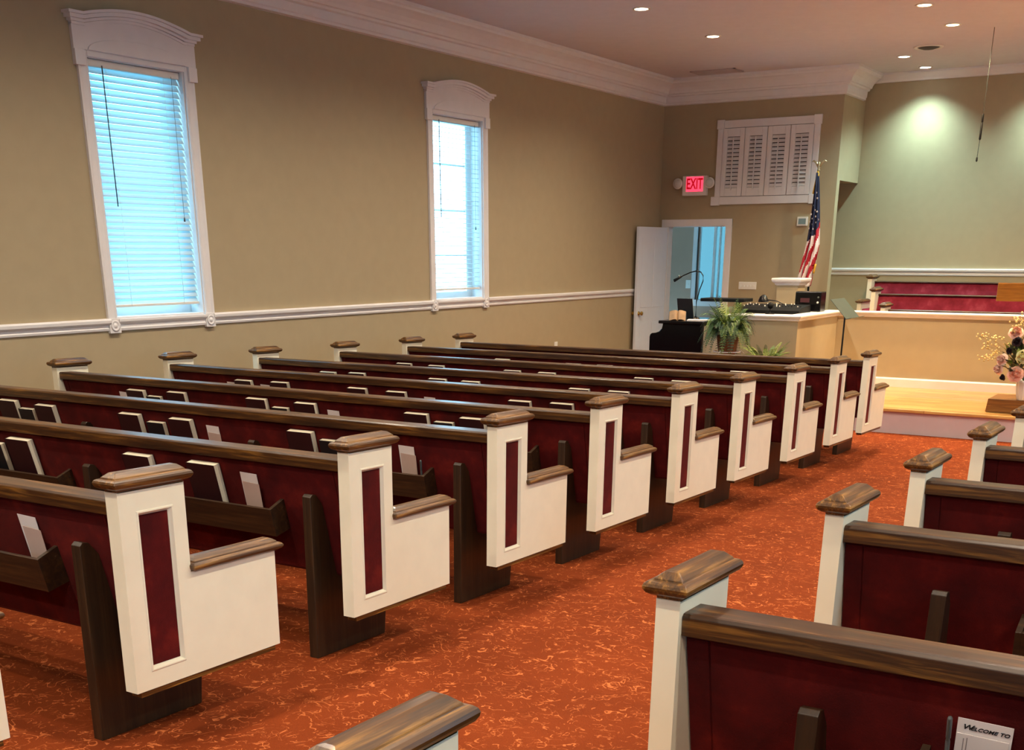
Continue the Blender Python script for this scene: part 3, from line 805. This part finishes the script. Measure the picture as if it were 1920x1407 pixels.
# ------------------------------------------------------------------ choir benches behind the low wall
def bench(xr, y, zf, label, LEN=5.2):
    o = make_pew('choir_bench', LEN, [.25, 1.8, 3.4, 4.95], [], 'B', .020)
    o.matrix_world = Matrix.Translation((xr + LEN, y, zf)) @ Matrix.Rotation(pi, 4, 'Z')
    for c in kids(o):
        if c.name.split('.')[0] in ('back_cushion', 'seat_cushion'):
            c.data.materials.clear(); c.data.materials.append(M['red2'])
    return tag(o, label, 'bench', 'choir benches facing the pews')
struct(MB().box(WX, XR - .5, 15.0, 15.56, ZP, .088).build('trim_11', M['planks']))
struct(MB().box(-5.68, 1.98, 15.56, YA, .1, .222).build('trim_12', M['planks']))
bench(-4.50, 16.34, .222, 'rearmost crimson choir bench below the alcove chair rail')
bench(-4.21, 15.52, .088, 'middle crimson choir bench with white end post')
bench(-3.86, 14.72, ZP, 'frontmost choir bench, only its post cap and rail showing')

# ------------------------------------------------------------------ shutters on the front wall
sx0, sx1, sz0, sz1 = -6.505, -5.135, 1.965, 2.975
o = thing('shuttered_opening', 'white four-leaf louvred shutters framed high on the front wall', 'shutter', (sx0, YF, sz0))
w_, h_ = sx1 - sx0, sz1 - sz0
b = MB(); t = .10
b.box(-.03, w_ + .03, -.030, 0, 0, .095); b.box(0, w_, -.028, 0, h_ - .09, h_); b.box(0, .075, -.026, 0, .0, h_); b.box(w_ - .075, w_, -.026, 0, 0, h_)
for x in (-.012, w_ - .088): b.box(x, x + .10, -.036, 0, h_ - .10, h_ + .01)
for x in (-.045, w_ - .075): b.box(x, x + .12, -.036, 0, -.01, .10)
b.build('frame', M['trim'], o, .004)
MB().box(.075, w_ - .075, -.002, .0, .095, h_ - .09).build('backing', M['dark_hole'], o)
lw = (w_ - .15) / 4; z0, z1 = .10, h_ - .095
for k in range(4):
    x0 = .075 + k * lw + .004; x1 = x0 + lw - .008
    p = thing('shutter_leaf'); p.parent = o
    st = .062; b = MB()
    b.box(x0, x0 + st, -.032, -.004, z0, z1); b.box(x1 - st, x1, -.032, -.004, z0, z1); b.box(x0 + st, x1 - st, -.032, -.004, z0, z0 + .10); b.box(x0 + st, x1 - st, -.032, -.004, z1 - .10, z1)
    b.build('leaf_frame', M['trim'], p, .003)
    b = MB(); n = 13; dz = (z1 - z0 - .20) / n
    for j in range(n):
        z = z0 + .10 + dz * (j + .5)
        b.prism([(-.033, z - .019), (-.029, z - .021), (-.010, z + .016), (-.014, z + .018)], 0, x0 + st, x1 - st)
    b.build('louvres', M['trim'], p)
    MB().box((x0 + x1) / 2 - .007, (x0 + x1) / 2 + .007, -.046, -.034, z0 + .075, z1 - .11).build('tilt_rod', M['trim'], p, .002)

# ------------------------------------------------------------------ exit sign, thermostat, switches, outlet
o = thing('exit_sign', 'red lit EXIT sign with two round emergency lamp heads', 'sign', (-6.785, YF, 2.205))
MB().box(-.175, .175, -.06, 0, -.122, .122).build('housing', M['white_plastic'], o, .006)
MB().box(-.118, .125, -.066, -.058, -.072, .112).build('lit_face', M['exit_face'], o)
lettering('EXIT', .185, M['exit_letter'], o, (.004, -.067, .018), (pi / 2, 0, 0), 0, .62)
for x in (-.235, .225):
    p = MB(); p.tube([(x * .7, -.03, .03), (x, -.04, .03)], .012, seg=8); p.lathe([(.03, -.03), (.058, -.045), (.068, -.075), (.066, -.09), (.055, -.093)], (x, 0, .03), axis=1)
    p.build('lamp_head', M['white_plastic'], o)
    q = MB().lathe([(.055, -.090), (.045, -.100), (.02, -.106), (.001, -.107)], (x, 0, .03), axis=1).build('lens', M['vase'], o)
o = thing('thermostat', 'small white thermostat partly behind the flag', 'thermostat', (-5.27, YF, 1.745))
MB().box(-.07, .07, -.028, 0, -.055, .055).build('housing', M['white_plastic'], o, .006); MB().box(-.048, .048, -.031, -.027, -.034, .034).build('screen', M['lcd'], o)
o = thing('switch_plate', 'wide white multi-gang switch plate right of the doorway', 'switch', (-5.96, YF, .952))
MB().box(-.125, .125, -.008, 0, -.048, .048).build('plate', M['white_plastic'], o, .003)
for k in range(5): MB().box(-.10 + k * .046, -.088 + k * .046, -.018, -.008, -.014, .010).build('toggle', M['white_plastic'], o)
o = thing('wall_outlet', 'small white outlet low on the left wall beyond the pews', 'outlet', (XL, 12.72, .285))
MB().box(0, .008, -.038, .038, -.06, .06).build('plate', M['white_plastic'], o, .003)
b = MB(); b.box(.008, .011, -.016, .016, .012, .042); b.box(.008, .011, -.016, .016, -.042, -.012); b.build('sockets', M['white_plastic'], o)
o = thing('light_switch', 'small light switch on the grey wall inside the doorway', 'switch', (-7.50, 17.1, .92))
MB().box(-.04, .04, -.008, 0, -.06, .06).build('plate', M['white_plastic'], o, .003); MB().box(-.008, .008, -.018, -.008, -.014, .014).build('toggle', M['white_plastic'], o)

# ------------------------------------------------------------------ flag
fx, fy = -4.975, 15.12
o = thing('flag', 'star-spangled flag hanging furled on its pole beside the alcove', 'flag', (fx, fy, fl(fy)))
zf = fl(fy)
MB().tube([(0, 0, 0), (0, 0, 2.30 - zf)], .013, seg=12).build('pole', M['black_matte'], o)
MB().lathe([(.14, 0), (.14, .02), (.10, .04), (.03, .07), (.02, .12), (.013, .13)], seg=24).build('pole_base', M['brass'], o)
NU, NV = 36, 110; b = MB(True); grid = []
ztop, zbot = 2.285 - zf, .90 - zf
def fold(u, v):
    # u across the drape 0..1 (left to right), v down 0..1
    wl = -.012 - .10 * v ** 1.15; wr = .018 + .085 * min(1, v * 1.6) ** .8
    if v > .62: wr -= .055 * (v - .62) / .38
    wl += -.055 * max(0, v - .55) / .45 * 1
    x = wl + (wr - wl) * u
    y = -.03 - .05 * (1 - abs(2 * u - 1)) + (.028 * v ** .5) * sin(u * 19 + v * 3.2) + .012 * sin(u * 41 + 2)
    return (x, y, ztop + (zbot - ztop) * v - .02 * sin(u * 9) * v + (.10 * u * v if v > .8 else .08 * u * v))
for j in range(NV + 1): grid.append([fold(i / NU, j / NV) for i in range(NU + 1)])
for j in range(NV):
    for i in range(NU):
        u, v = (i + .5) / NU, (j + .5) / NV
        lim = .52 + .05 * (1 - u) - .10 * max(0, u - .72) / .28
        if v < .03: m = 2
        elif v < lim: m = 2
        else:
            s = u * .95 + (v - .5) * 1.35
            m = int(math.floor(s * 5.2 + .25)) % 2
        b.add([grid[j][i], grid[j][i + 1], grid[j + 1][i + 1], grid[j + 1][i]], [(0, 1, 2, 3)], m, True)
cl = b.build('cloth', [M['flag_r'], M['flag_w'], M['flag_b']], o)
so = cl.modifiers.new('thick', 'SOLIDIFY'); so.thickness = .003
b = MB()
for k, (u, v) in enumerate([(.62, .17), (.80, .215), (.30, .235), (.42, .275), (.58, .32), (.22, .34), (.85, .33), (.36, .385), (.66, .375), (.90, .40), (.46, .44), (.72, .425), (.16, .455), (.55, .485), (.28, .50), (.12, .40)]):
    c = Vector(fold(u, v)) + Vector((0, -.012, 0)); r = .0145
    pts = [(c.x + (r if q % 2 == 0 else r * .45) * sin(q * pi / 5), c.y, c.z + (r if q % 2 == 0 else r * .45) * cos(q * pi / 5)) for q in range(10)]
    b.prism([(p[0], p[2]) for p in pts], 1, c.y - .001, c.y + .004)
b.build('stars', M['flag_w'], cl)
b = MB(); b.tube([(0, -.02, ztop + .01), (.012, -.045, ztop - .02), (-.004, -.06, ztop - .1), (-.022, -.06, ztop - .24)], .008, seg=8, rr=[.014, .018, .010, .014])
b.build('tassel_cord', M['gold'], o)
b = MB(); b.tube([fold(1, v) for v in (.80, .84, .88, .90)], .012, seg=8); b.build('fringe', M['gold'], cl)
b = MB(); zt = 2.30 - zf
b.lathe([(.013, zt), (.022, zt + .012), (.022, zt + .02), (.012, zt + .028), (.020, zt + .05), (.018, zt + .085), (.008, zt + .11), (.002, zt + .118)], seg=14)
for s in (-1, 1): b.tube([(s * .008, 0, zt + .06), (s * .035, 0, zt + .10), (s * .07, 0, zt + .125), (s * .095, 0, zt + .112)], .01, seg=8, rr=[.016, .014, .010, .003])
b.build('eagle_finial', M['pale_brass'], o)

# ------------------------------------------------------------------ organ, books, lamp
oy0, oy1 = 11.55, 12.30; zf = fl(11.9)
o = thing('organ', 'black organ console seen from its end by the doorway', 'organ', (-5.19, 11.9, zf))
def rel(x, z): return (x + 5.19, z - zf)
pr = [(-5.475, zf), (-5.482, .535), (-5.474, .560), (-5.455, .572), (-5.415, .576), (-5.375, .590), (-5.345, .620), (-5.335, .655), (-5.335, .672), (-4.885, .672), (-4.885, zf)]
b = MB()
for y0, y1 in ((oy0, oy0 + .05), (oy1 - .05, oy1)): b.prism([rel(*p) for p in pr], 1, y0 - 11.9, y1 - 11.9)
b.build('end_panel', M['black'], o, .006)
MB().box(*[q - -5.19 for q in (-5.33, -4.90)], oy0 + .05 - 11.9, oy1 - .05 - 11.9, 0.0, .672 - zf).build('case', M['black'], o)
MB().box(*[q - -5.19 for q in (-5.47, -5.33)], oy0 + .05 - 11.9, oy1 - .05 - 11.9, .45 - zf, .55 - zf).build('keyboard', M['black'], o, .006)
MB().box(*[q - -5.19 for q in (-5.375, -4.865)], oy0 - .02 - 11.9, oy1 + .02 - 11.9, .672 - zf, .702 - zf).build('top', M['black'], o, .005)
MB().box(*[q - -5.19 for q in (-4.884, -4.876)], oy0 + .03 - 11.9, oy1 - .03 - 11.9, .05, .66 - zf).build('back_panel', M['organ_back'], o)
TOPZ = .702
def open_book(x, y, z, w, h, lean, rz, label, mats, name='music_book'):
    o = thing(name, label, 'book', (x, y, z), 'music books on the organ', rz)
    for s in (-1, 1):
        R = []
        for k in range(9):
            t = k / 8; xx = s * w * t; yy = -.018 * sin(pi * t ** .6) * 1.0
            R.append([(xx, yy, 0), (xx, yy, h), (xx, yy + .008 * (1 - t) + .003, h), (xx, yy + .008 * (1 - t) + .003, 0)])
        MB().loft(R).xf(Matrix.Rotation(-lean, 4, 'X')).build('page_block', mats[0], o)
    MB().box(-w - .006, w + .006, .012, .018, -.0, h + .008).xf(Matrix.Rotation(-lean, 4, 'X')).build('cover', mats[1], o)
    return o
open_book(-5.20, 11.87, TOPZ, .088, .215, rad(14), rad(172), 'open dark songbook standing upright on the organ top', (M['page'], M['cover_b']))
open_book(-5.20, 11.62, TOPZ, .085, .13, rad(48), rad(24), 'open tan music book leaning lowest on the organ top', (M['tan_page'], M['cover_b']))
b = MB(); b.box(-.11, .11, -.08, .08, 0, .012); s_ = b.build('sheet_music', M['paper'], loc=(-4.99, 11.68, TOPZ)); s_.rotation_euler = (0, 0, .3)
tag(s_, 'flat white stack of sheets on the organ top beside the books', 'paper')
o = thing('gooseneck_lamp', 'black gooseneck lamp arching over the organ', 'lamp', (-5.15, 11.98, TOPZ))
MB().lathe([(.045, 0), (.045, .012), (.02, .02), (.008, .03)], seg=20).build('base', M['black'], o)
MB().tube([(0, 0, .02), (.0, 0, .18), (.03, 0, .30), (.062, 0, .385), (.06, 0, .44), (.03, 0, .475), (-.02, 0, .485), (-.09, 0, .468), (-.16, 0, .44), (-.20, 0, .42)], .006, seg=8).build('gooseneck', M['black'], o)
b = MB(); b.tube([(-.19, 0, .425), (-.27, 0, .385)], .014, seg=10, rr=[.009, .017]); b.build('lamp_head', M['black_matte'], o)
b = MB(); b.tube([(-.205, 0, .430), (-.222, 0, .422)], .015, seg=10); b.build('collar', M['grey_metal'], o)

# ------------------------------------------------------------------ ferns
def frond(b, base, az, length, droop, rise, leaf, mi=0, n=18, width=1.0):
    d = Vector((cos(az), sin(az), 0)); side = Vector((-sin(az), cos(az), 0)); pts = []
    for k in range(n + 1):
        t = k / n
        pts.append(Vector(base) + d * (length * (t - .18 * t * t * droop)) + Vector((0, 0, rise * t * 1.6 - droop * length * 1.15 * t ** 2.1)))
    for k in range(1, n):
        t = k / n; p = pts[k]; tg = (pts[k + 1] - pts[k - 1]).normalized(); nrm = side.cross(tg).normalized()
        ll = leaf * (sin(pi * (t * .9 + .08)) ** .7) * width; wl = length / n * .52
        for s in (-1, 1):
            tip = p + side * (s * ll) + tg * (ll * .35) - nrm * (ll * .18)
            m1 = p + side * (s * ll * .45) + tg * wl; m2 = p + side * (s * ll * .45) - tg * wl * .5
            b.add([p, m2, tip, m1], [(0, 1, 2, 3)], mi, True)
    R = []
    for k in (0, n // 3, 2 * n // 3, n):
        p = pts[k]; q = .003 * (1 - .7 * k / n); R.append([p + side * q, p - side * q * .5 + Vector((0, 0, q)), p - side * q * .5 - Vector((0, 0, q))])
    b.loft(R, mi)
random.seed(21)
px_, py_ = -4.51, 11.33; zf = fl(py_)
o = thing('plant_stand', 'white wire plant stand under the large hanging fern', 'plant stand', (px_, py_, zf))
b = MB()
for k in range(3):
    a = 2 * pi * k / 3 + .4; c_, s_ = cos(a), sin(a)
    b.tube([(.20 * c_, .20 * s_, 0), (.15 * c_, .15 * s_, .3), (.13 * c_, .13 * s_, .68), (.14 * c_, .14 * s_, .745), (.165 * c_, .165 * s_, .72)], .006, seg=6)
b.build('legs', M['trim'], o)
b = MB()
for r, z in ((.135, .70), (.135, .735), (.15, .3)): b.tube([(r * cos(2 * pi * k / 28), r * sin(2 * pi * k / 28), z) for k in range(29)], .005, seg=6)
for k in range(4):
    a = pi * k / 4; b.tube([(.135 * cos(a), .135 * sin(a), .70), (-.135 * cos(a), -.135 * sin(a), .70)], .004, seg=6)
b.build('ring_tray', M['trim'], o)
pz = zf + .706
o = thing('boston_fern', 'large arching fern in a brown basket on the white stand', 'fern', (px_, py_, pz))
b = MB(); b.lathe([(.075, 0), (.085, .01), (.098, .08), (.108, .17), (.112, .18), (.108, .186), (.10, .18), (.09, .16), (.001, .155)], seg=28)
for k in range(9): b.lathe([(.082 + .003 * k, .012 + k * .018), (.090 + .003 * k, .02 + k * .018), (.084 + .003 * k, .029 + k * .018)], seg=28)
b.build('basket', M['basket'], o)
b = MB(); b2 = MB(); b3 = MB()
for k in range(150):
    a = random.uniform(0, 2 * pi); q = random.random()
    ln = random.uniform(.22, .34); dr = random.uniform(.9, 1.8); rs = random.uniform(.18, .36)
    tgt = (b, b2, b3)[0 if q < .5 else 1 if q < .85 else 2]  # mid, dark and yellow greens dealt to the fronds at random
    frond(tgt, (.03 * cos(a), .03 * sin(a), .17), a, ln, dr, rs, .042, n=24)
for k in range(36):
    a = random.uniform(0, 2 * pi); frond((b, b3)[k % 2], (.02 * cos(a), .02 * sin(a), .17), a, random.uniform(.14, .24), random.uniform(.3, .9), random.uniform(.20, .31), .036)
b.build('fronds', M['fern'], o); b2.build('dark_fronds', M['fern_d'], o); b3.build('young_fronds', M['fern_y'], o)
x2, y2_ = -4.33, 11.98; z2 = fl(y2_)
o = thing('potted_fern', 'smaller yellow-green fern in a pale pot beside the low wall', 'fern', (x2, y2_, z2))
MB().lathe([(.10, 0), (.11, .01), (.135, .53), (.145, .54), (.145, .57), (.13, .57), (.12, .54), (.001, .53)], seg=28).build('pot', M['vase'], o)
b = MB(); b2 = MB()
for k in range(64):
    a = random.uniform(0, 2 * pi)
    frond((b, b2)[k % 2], (.03 * cos(a), .03 * sin(a), .55), a, random.uniform(.18, .27), random.uniform(.30, .9), random.uniform(.14, .24), .030, n=18)
b.build('fronds', M['fern_y'], o); b2.build('darker_fronds', M['fern'], o)

# ------------------------------------------------------------------ things behind the short wall
zf = fl(13.1)
o = thing('desk', 'white desk behind the low wall, under the black mixer', 'desk', (-4.66, 13.2, zf))
MB().box(-.38, .38, -.42, .45, .735 - zf - .03, .735 - zf).build('desktop', M['trim'], o, .004)
for x in (-.35, .32):
    for y in (-.40, .40): MB().box(x, x + .03, y, y + .03, 0, .706 - zf).build('leg', M['trim'], o)
o = thing('mixing_console', 'long black mixing console with pale knobs behind the low wall', 'mixer', (-4.66, 13.02, .735))
b = MB(); b.prism([(-.20, 0), (-.20, .038), (-.10, .066), (.18, .090), (.20, 0)], 0, -.36, .36); b.build('case', M['black_matte'], o, .006)
random.seed(4)
for k in range(20):
    x = -.33 + k * .0345
    for y, z in ((-.05, .070), (.05, .078), (.14, .086)):
        if random.random() < .55: MB().lathe([(.007, z - .004), (.006, z + .012), (.001, z + .013)], (x, y, 0), seg=8).build('knob', M['white_plastic'] if random.random() < .45 else M['black_matte'], o)
o = thing('microphone', 'small black foam microphone standing over the mixing console', 'microphone', (-4.60, 12.74, .735))
MB().lathe([(.05, 0), (.05, .008), (.006, .014), (.006, .03)], seg=16).build('base', M['black_matte'], o)
b = MB(); b.tube([(0, 0, .02), (0, 0, .06)], .005, seg=6); b.lathe([(.002, .05), (.028, .065), (.036, .09), (.028, .112), (.002, .125)], seg=14); b.build('foam_head', M['black_matte'], o)
o = thing('black_clock_box', 'black box with dim red display standing at the wall corner', 'electronic box', (-4.36, 13.36, .735))
MB().box(-.15, .15, -.09, .09, .012, .225).build('case', M['black'], o, .01)
MB().box(-.085, .02, -.094, -.088, .11, .155).build('display', M['led'], o)
b = MB(); b.lathe([(.012, -.09), (.010, -.102), (.001, -.103)], (.115, 0, .11), axis=1, seg=12); b.build('knob', M['white_plastic'], o)
b = MB(); b.lathe([(.010, -.09), (.009, -.10), (.001, -.101)], (.118, 0, .165), axis=1, seg=12); b.build('button', M['grey_metal'], o)
b = MB()
for x in (-.12, .12):
    for y in (-.07, .07): b.lathe([(.012, 0), (.012, .013)], (x, y, 0), seg=10)
b.build('feet', M['black_matte'], o)
zf = fl(14.1)
o = thing('pedestal', 'square tan pedestal with moulded white top before the flag', 'pedestal', (-4.86, 14.12, zf))
MB().box(-.13, .13, -.13, .13, 0, 1.01 - zf).build('column', M['wall'], o, .004)
MB().rect_stack(-.13, .13, -.13, .13, [(1.0 - zf, .004), (1.012 - zf, .02), (1.022 - zf, .02), (1.035 - zf, .038), (1.05 - zf, .05), (1.07 - zf, .055), (1.085 - zf, .05)]).build('cap', M['trim'], o)
o = thing('equipment_stand', 'flat black stand top showing just above the large fern', 'stand', (-5.09, 12.62, fl(12.6)))
zk = .862 - fl(12.6)
MB().box(-.24, .27, -.12, .16, zk, zk + .035).build('tray', M['black_matte'], o, .006)
b = MB()
b.box(.14, .19, -.02, .03, .02, zk); b.box(.0, .26, -.14, .16, 0, .02)
b.build('column_stand', M['black_matte'], o)
o = thing('desk_lamp', 'small black desk lamp head peeking over the fern', 'lamp', (-4.60, 13.45, .735))
MB().lathe([(.05, 0), (.05, .01), (.008, .02)], seg=18).build('base', M['black'], o)
MB().tube([(0, 0, .015), (-.06, 0, .06), (-.16, -.05, .11), (-.30, -.1, .13)], .006, seg=8).build('arm', M['black'], o)
b = MB(); b.lathe([(.06, 0), (.058, .02), (.04, .06), (.015, .08), (.002, .082)], (-.31, -.1, .10), seg=18); b.build('shade', M['black'], o)

# ------------------------------------------------------------------ music stand
o = thing('music_stand', 'grey sheet music stand on the platform before the choir wall', 'music stand', (-3.74, 12.65, ZP))
MB().tube([(0, 0, .02), (.0, 0, .80)], .009, seg=10).build('pole', M['black_matte'], o)
b = MB()
for k in range(3):
    a = 2 * pi * k / 3; b.tube([(0, 0, .12), (.12 * cos(a), .12 * sin(a), .05), (.24 * cos(a), .24 * sin(a), .008)], .008, seg=8)
b.build('tripod_legs', M['black_matte'], o)
b = MB(); b.prism([(-.10, .975), (-.096, .977), (.086, .787), (.082, .785)], 1, -.24, .24); b.build('desk', M['grey_metal'], o)
b = MB(); b.prism([(.082, .785), (.14, .800), (.142, .796), (.086, .780)], 1, -.24, .24); b.build('ledge', M['grey_metal'], o)

# ------------------------------------------------------------------ platform: box, vase, flowers, pulpit
o = thing('wooden_box', 'low brown wooden box on the platform edge', 'box', (-1.80, 12.12, ZP))
MB().prism([(-.285, .004), (-.272, .125), (.272, .125), (.285, .004)], 1, -.19, .30).build('body', M['box_wood'], o, .003)
b = MB()
for x in (-.22, .2):
    for y in (-.15, .24): b.box(x, x + .02, y, y + .02, 0, .006)
b.build('feet', M['box_wood'], o)
vx, vy, vz = -1.775, 11.98, ZP + .125
vz2 = ZP
o = thing('vase', 'white fluted vase holding flowers, at the right edge', 'vase', (vx, vy, vz))
b = MB(); R = []
for r, z in ((.045, 0), (.05, .006), (.062, .05), (.072, .11), (.076, .16), (.080, .185), (.074, .183), (.066, .15), (.05, .04)):
    R.append([((r + .003 * cos(12 * a)) * cos(a), (r + .003 * cos(12 * a)) * sin(a), z) for a in [2 * pi * k / 72 for k in range(72)]])
b.loft(R, 0, True); b.build('body', M['vase'], o)
o = thing('flower_bouquet', 'bouquet of pink roses and pale sprays in the white vase', 'flowers', (vx + .03, vy, vz + .05))
random.seed(5)
def rose(c, r, mat, face, parent, name='rose'):
    b = MB(); z = Vector(face).normalized(); x = z.orthogonal().normalized(); y = z.cross(x)
    for ring, (n, rad_, op, ht) in enumerate(((3, .30, .15, .62), (5, .60, .95, .50), (7, 1.05, 1.75, .36))):
        for k in range(n):
            a = 2 * pi * k / n + ring * .6; d = x * cos(a) + y * sin(a); s = x * -sin(a) + y * cos(a)
            rows = []
            for t in (0, .35, .7, 1):
                w_ = r * (.25 + .55 * sin(pi * min(.9, t * .75 + .12))) * (1 if ring else .8)
                base = Vector(c) + d * (r * rad_ * (.15 + .85 * t ** (1.2 if ring == 2 else .7)) ) + z * (r * (ht * 1.5 * t - (op * .35 * t * t)))
                rows.append([base + s * (w_ * q) - d * (w_ * .45 * q * q) for q in (-1, -.5, 0, .5, 1)])
            b.loft(rows, 0, True, False, False)
    b.lathe([(r * .02, -.2 * r), (r * .3, 0), (r * .22, .5 * r), (r * .02, .62 * r)], seg=8)
    n0 = len(b.v) - 32
    for i in range(n0, len(b.v)):
        p = b.v[i]; b.v[i] = tuple(Vector(c) + x * p[0] + y * p[1] + z * p[2])
    return b.build(name, mat, parent)
def at(px, py, y):               # offset from the bouquet origin
    v = fw * FPX + ri * (px - 960) - up * (py - CY); v = v * (y / v.y)
    return v + Vector((0, 0, 1.368)) - Vector((vx + .03, vy, vz + .05))
for px, py, dy, r, mk, f in ((1904, 702, -.13, .072, 'pink', (.2, -1, .25)), (1905, 624, -.06, .066, 'pink', (.1, -.8, .6)), (1879, 675, -.08, .060, 'pale_pink', (-.5, -.8, .3)), (1873, 692, -.06, .056, 'pale_pink', (-.7, -.7, 0)),
                             (1918, 669, -.13, .066, 'lemon', (.0, -1, .3)), (1935, 690, -.12, .055, 'pale_pink', (.4, -1, 0)), (1930, 640, -.10, .055, 'pink', (.3, -1, .3)), (1955, 660, -.08, .055, 'pale_pink', (.6, -.8, .2)),
                             (1907, 641, -.10, .045, 'plum', (0, -1, .2)), (1880, 708, -.07, .032, 'plum', (-.6, -.7, -.3)), (1893, 658, -.08, .034, 'plum', (-.3, -1, .1))):
    rose(at(px, py, vy + dy), r, M[mk], f, o, 'rose' if mk != 'plum' else 'dark_blossom')
b = MB(); b2 = MB()
for k in range(330):
    a, e = random.uniform(0, 2 * pi), random.uniform(-.35, 1.35); rr = random.uniform(.05, .20)
    c = Vector((-.075 + rr * .95 * cos(a) * cos(e), rr * .8 * sin(a) * cos(e), .27 + rr * 1.05 * sin(e)))
    d = (c - Vector((-.06, 0, .18))).normalized(); s = d.cross(Vector((random.uniform(-1, 1), random.uniform(-1, 1), 1))).normalized(); n_ = s.cross(d)
    ln, w_ = random.uniform(.05, .085), random.uniform(.014, .026)
    (b if k % 5 else b2).add([c, c + d * ln * .4 + s * w_ + n_ * .006, c + d * ln, c + d * ln * .4 - s * w_ + n_ * .006], [(0, 1, 2, 3)], 0, True)
for k in range(14):
    a = random.uniform(0, 2 * pi); b.tube([(-.03, 0, .02), (-.03 + .02 * cos(a), .02 * sin(a), .13), (-.01 + .09 * cos(a), .09 * sin(a), .24)], .003, seg=5)
b.build('foliage', M['foliage'], o); b2.build('light_leaves', M['fern_y'], o)
tips = [((1838, 631), (1846, 634), (1852, 640)), ((1850, 626), (1856, 636), (1866, 640)), ((1849, 648), (1860, 652), (1870, 655)), ((1848, 653), (1862, 660), (1872, 662)), ((1840, 671), (1852, 668), (1862, 664)),
        ((1849, 670), (1858, 672), (1868, 672)), ((1866, 632), (1876, 634), (1886, 640)), ((1900, 598), (1908, 604), (1914, 612)), ((1912, 597), (1916, 606), (1920, 616)), ((1921, 590), (1924, 600), (1928, 615)), ((1899, 620), (1903, 614), (1908, 618))]
random.seed(9)
for tp in tips:
    tw = MB(); cl_ = []; yd = vy + random.uniform(-.08, .06)
    P = [Vector((-.02, 0, .20))] + [at(*q, yd) for q in reversed(tp)]
    mid = (P[0] + P[1]) / 2 + Vector((0, 0, .02)); tw.tube([P[0], mid] + P[1:], .0018, seg=4)
    for q in P[1:]:
        bd = MB(); cl_.append(bd)
        for j in range(4):
            c = q + Vector((random.uniform(-.035, .035), random.uniform(-.03, .03), random.uniform(-.028, .028))); r = random.uniform(.006, .011)
            bd.lathe([(.001, -r), (r * .8, -r * .5), (r, 0), (r * .8, r * .5), (.001, r)], tuple(c), seg=7); tw.tube([q, c], .0009, seg=3)
    s = tw.build('blossom_spray', M['twig'], o)
    for bd in cl_: bd.build('bud_cluster', M['bud'], s)
o = thing('pulpit', 'oak pulpit whose reading desk shows at the right edge', 'pulpit', (-1.45, 12.95, ZP))
MB().box(-.52, .52, -.33, .33, 0, .08).build('plinth', M['pulpit'], o, .006)
MB().box(-.45, .45, -.28, .28, .08, .985).build('body', M['pulpit'], o, .005)
MB().prism([(-.35, .985), (-.35, 1.155), (.35, 1.09), (.35, .985)], 0, -.80, .80).build('reading_desk', M['pulpit'], o, .006)
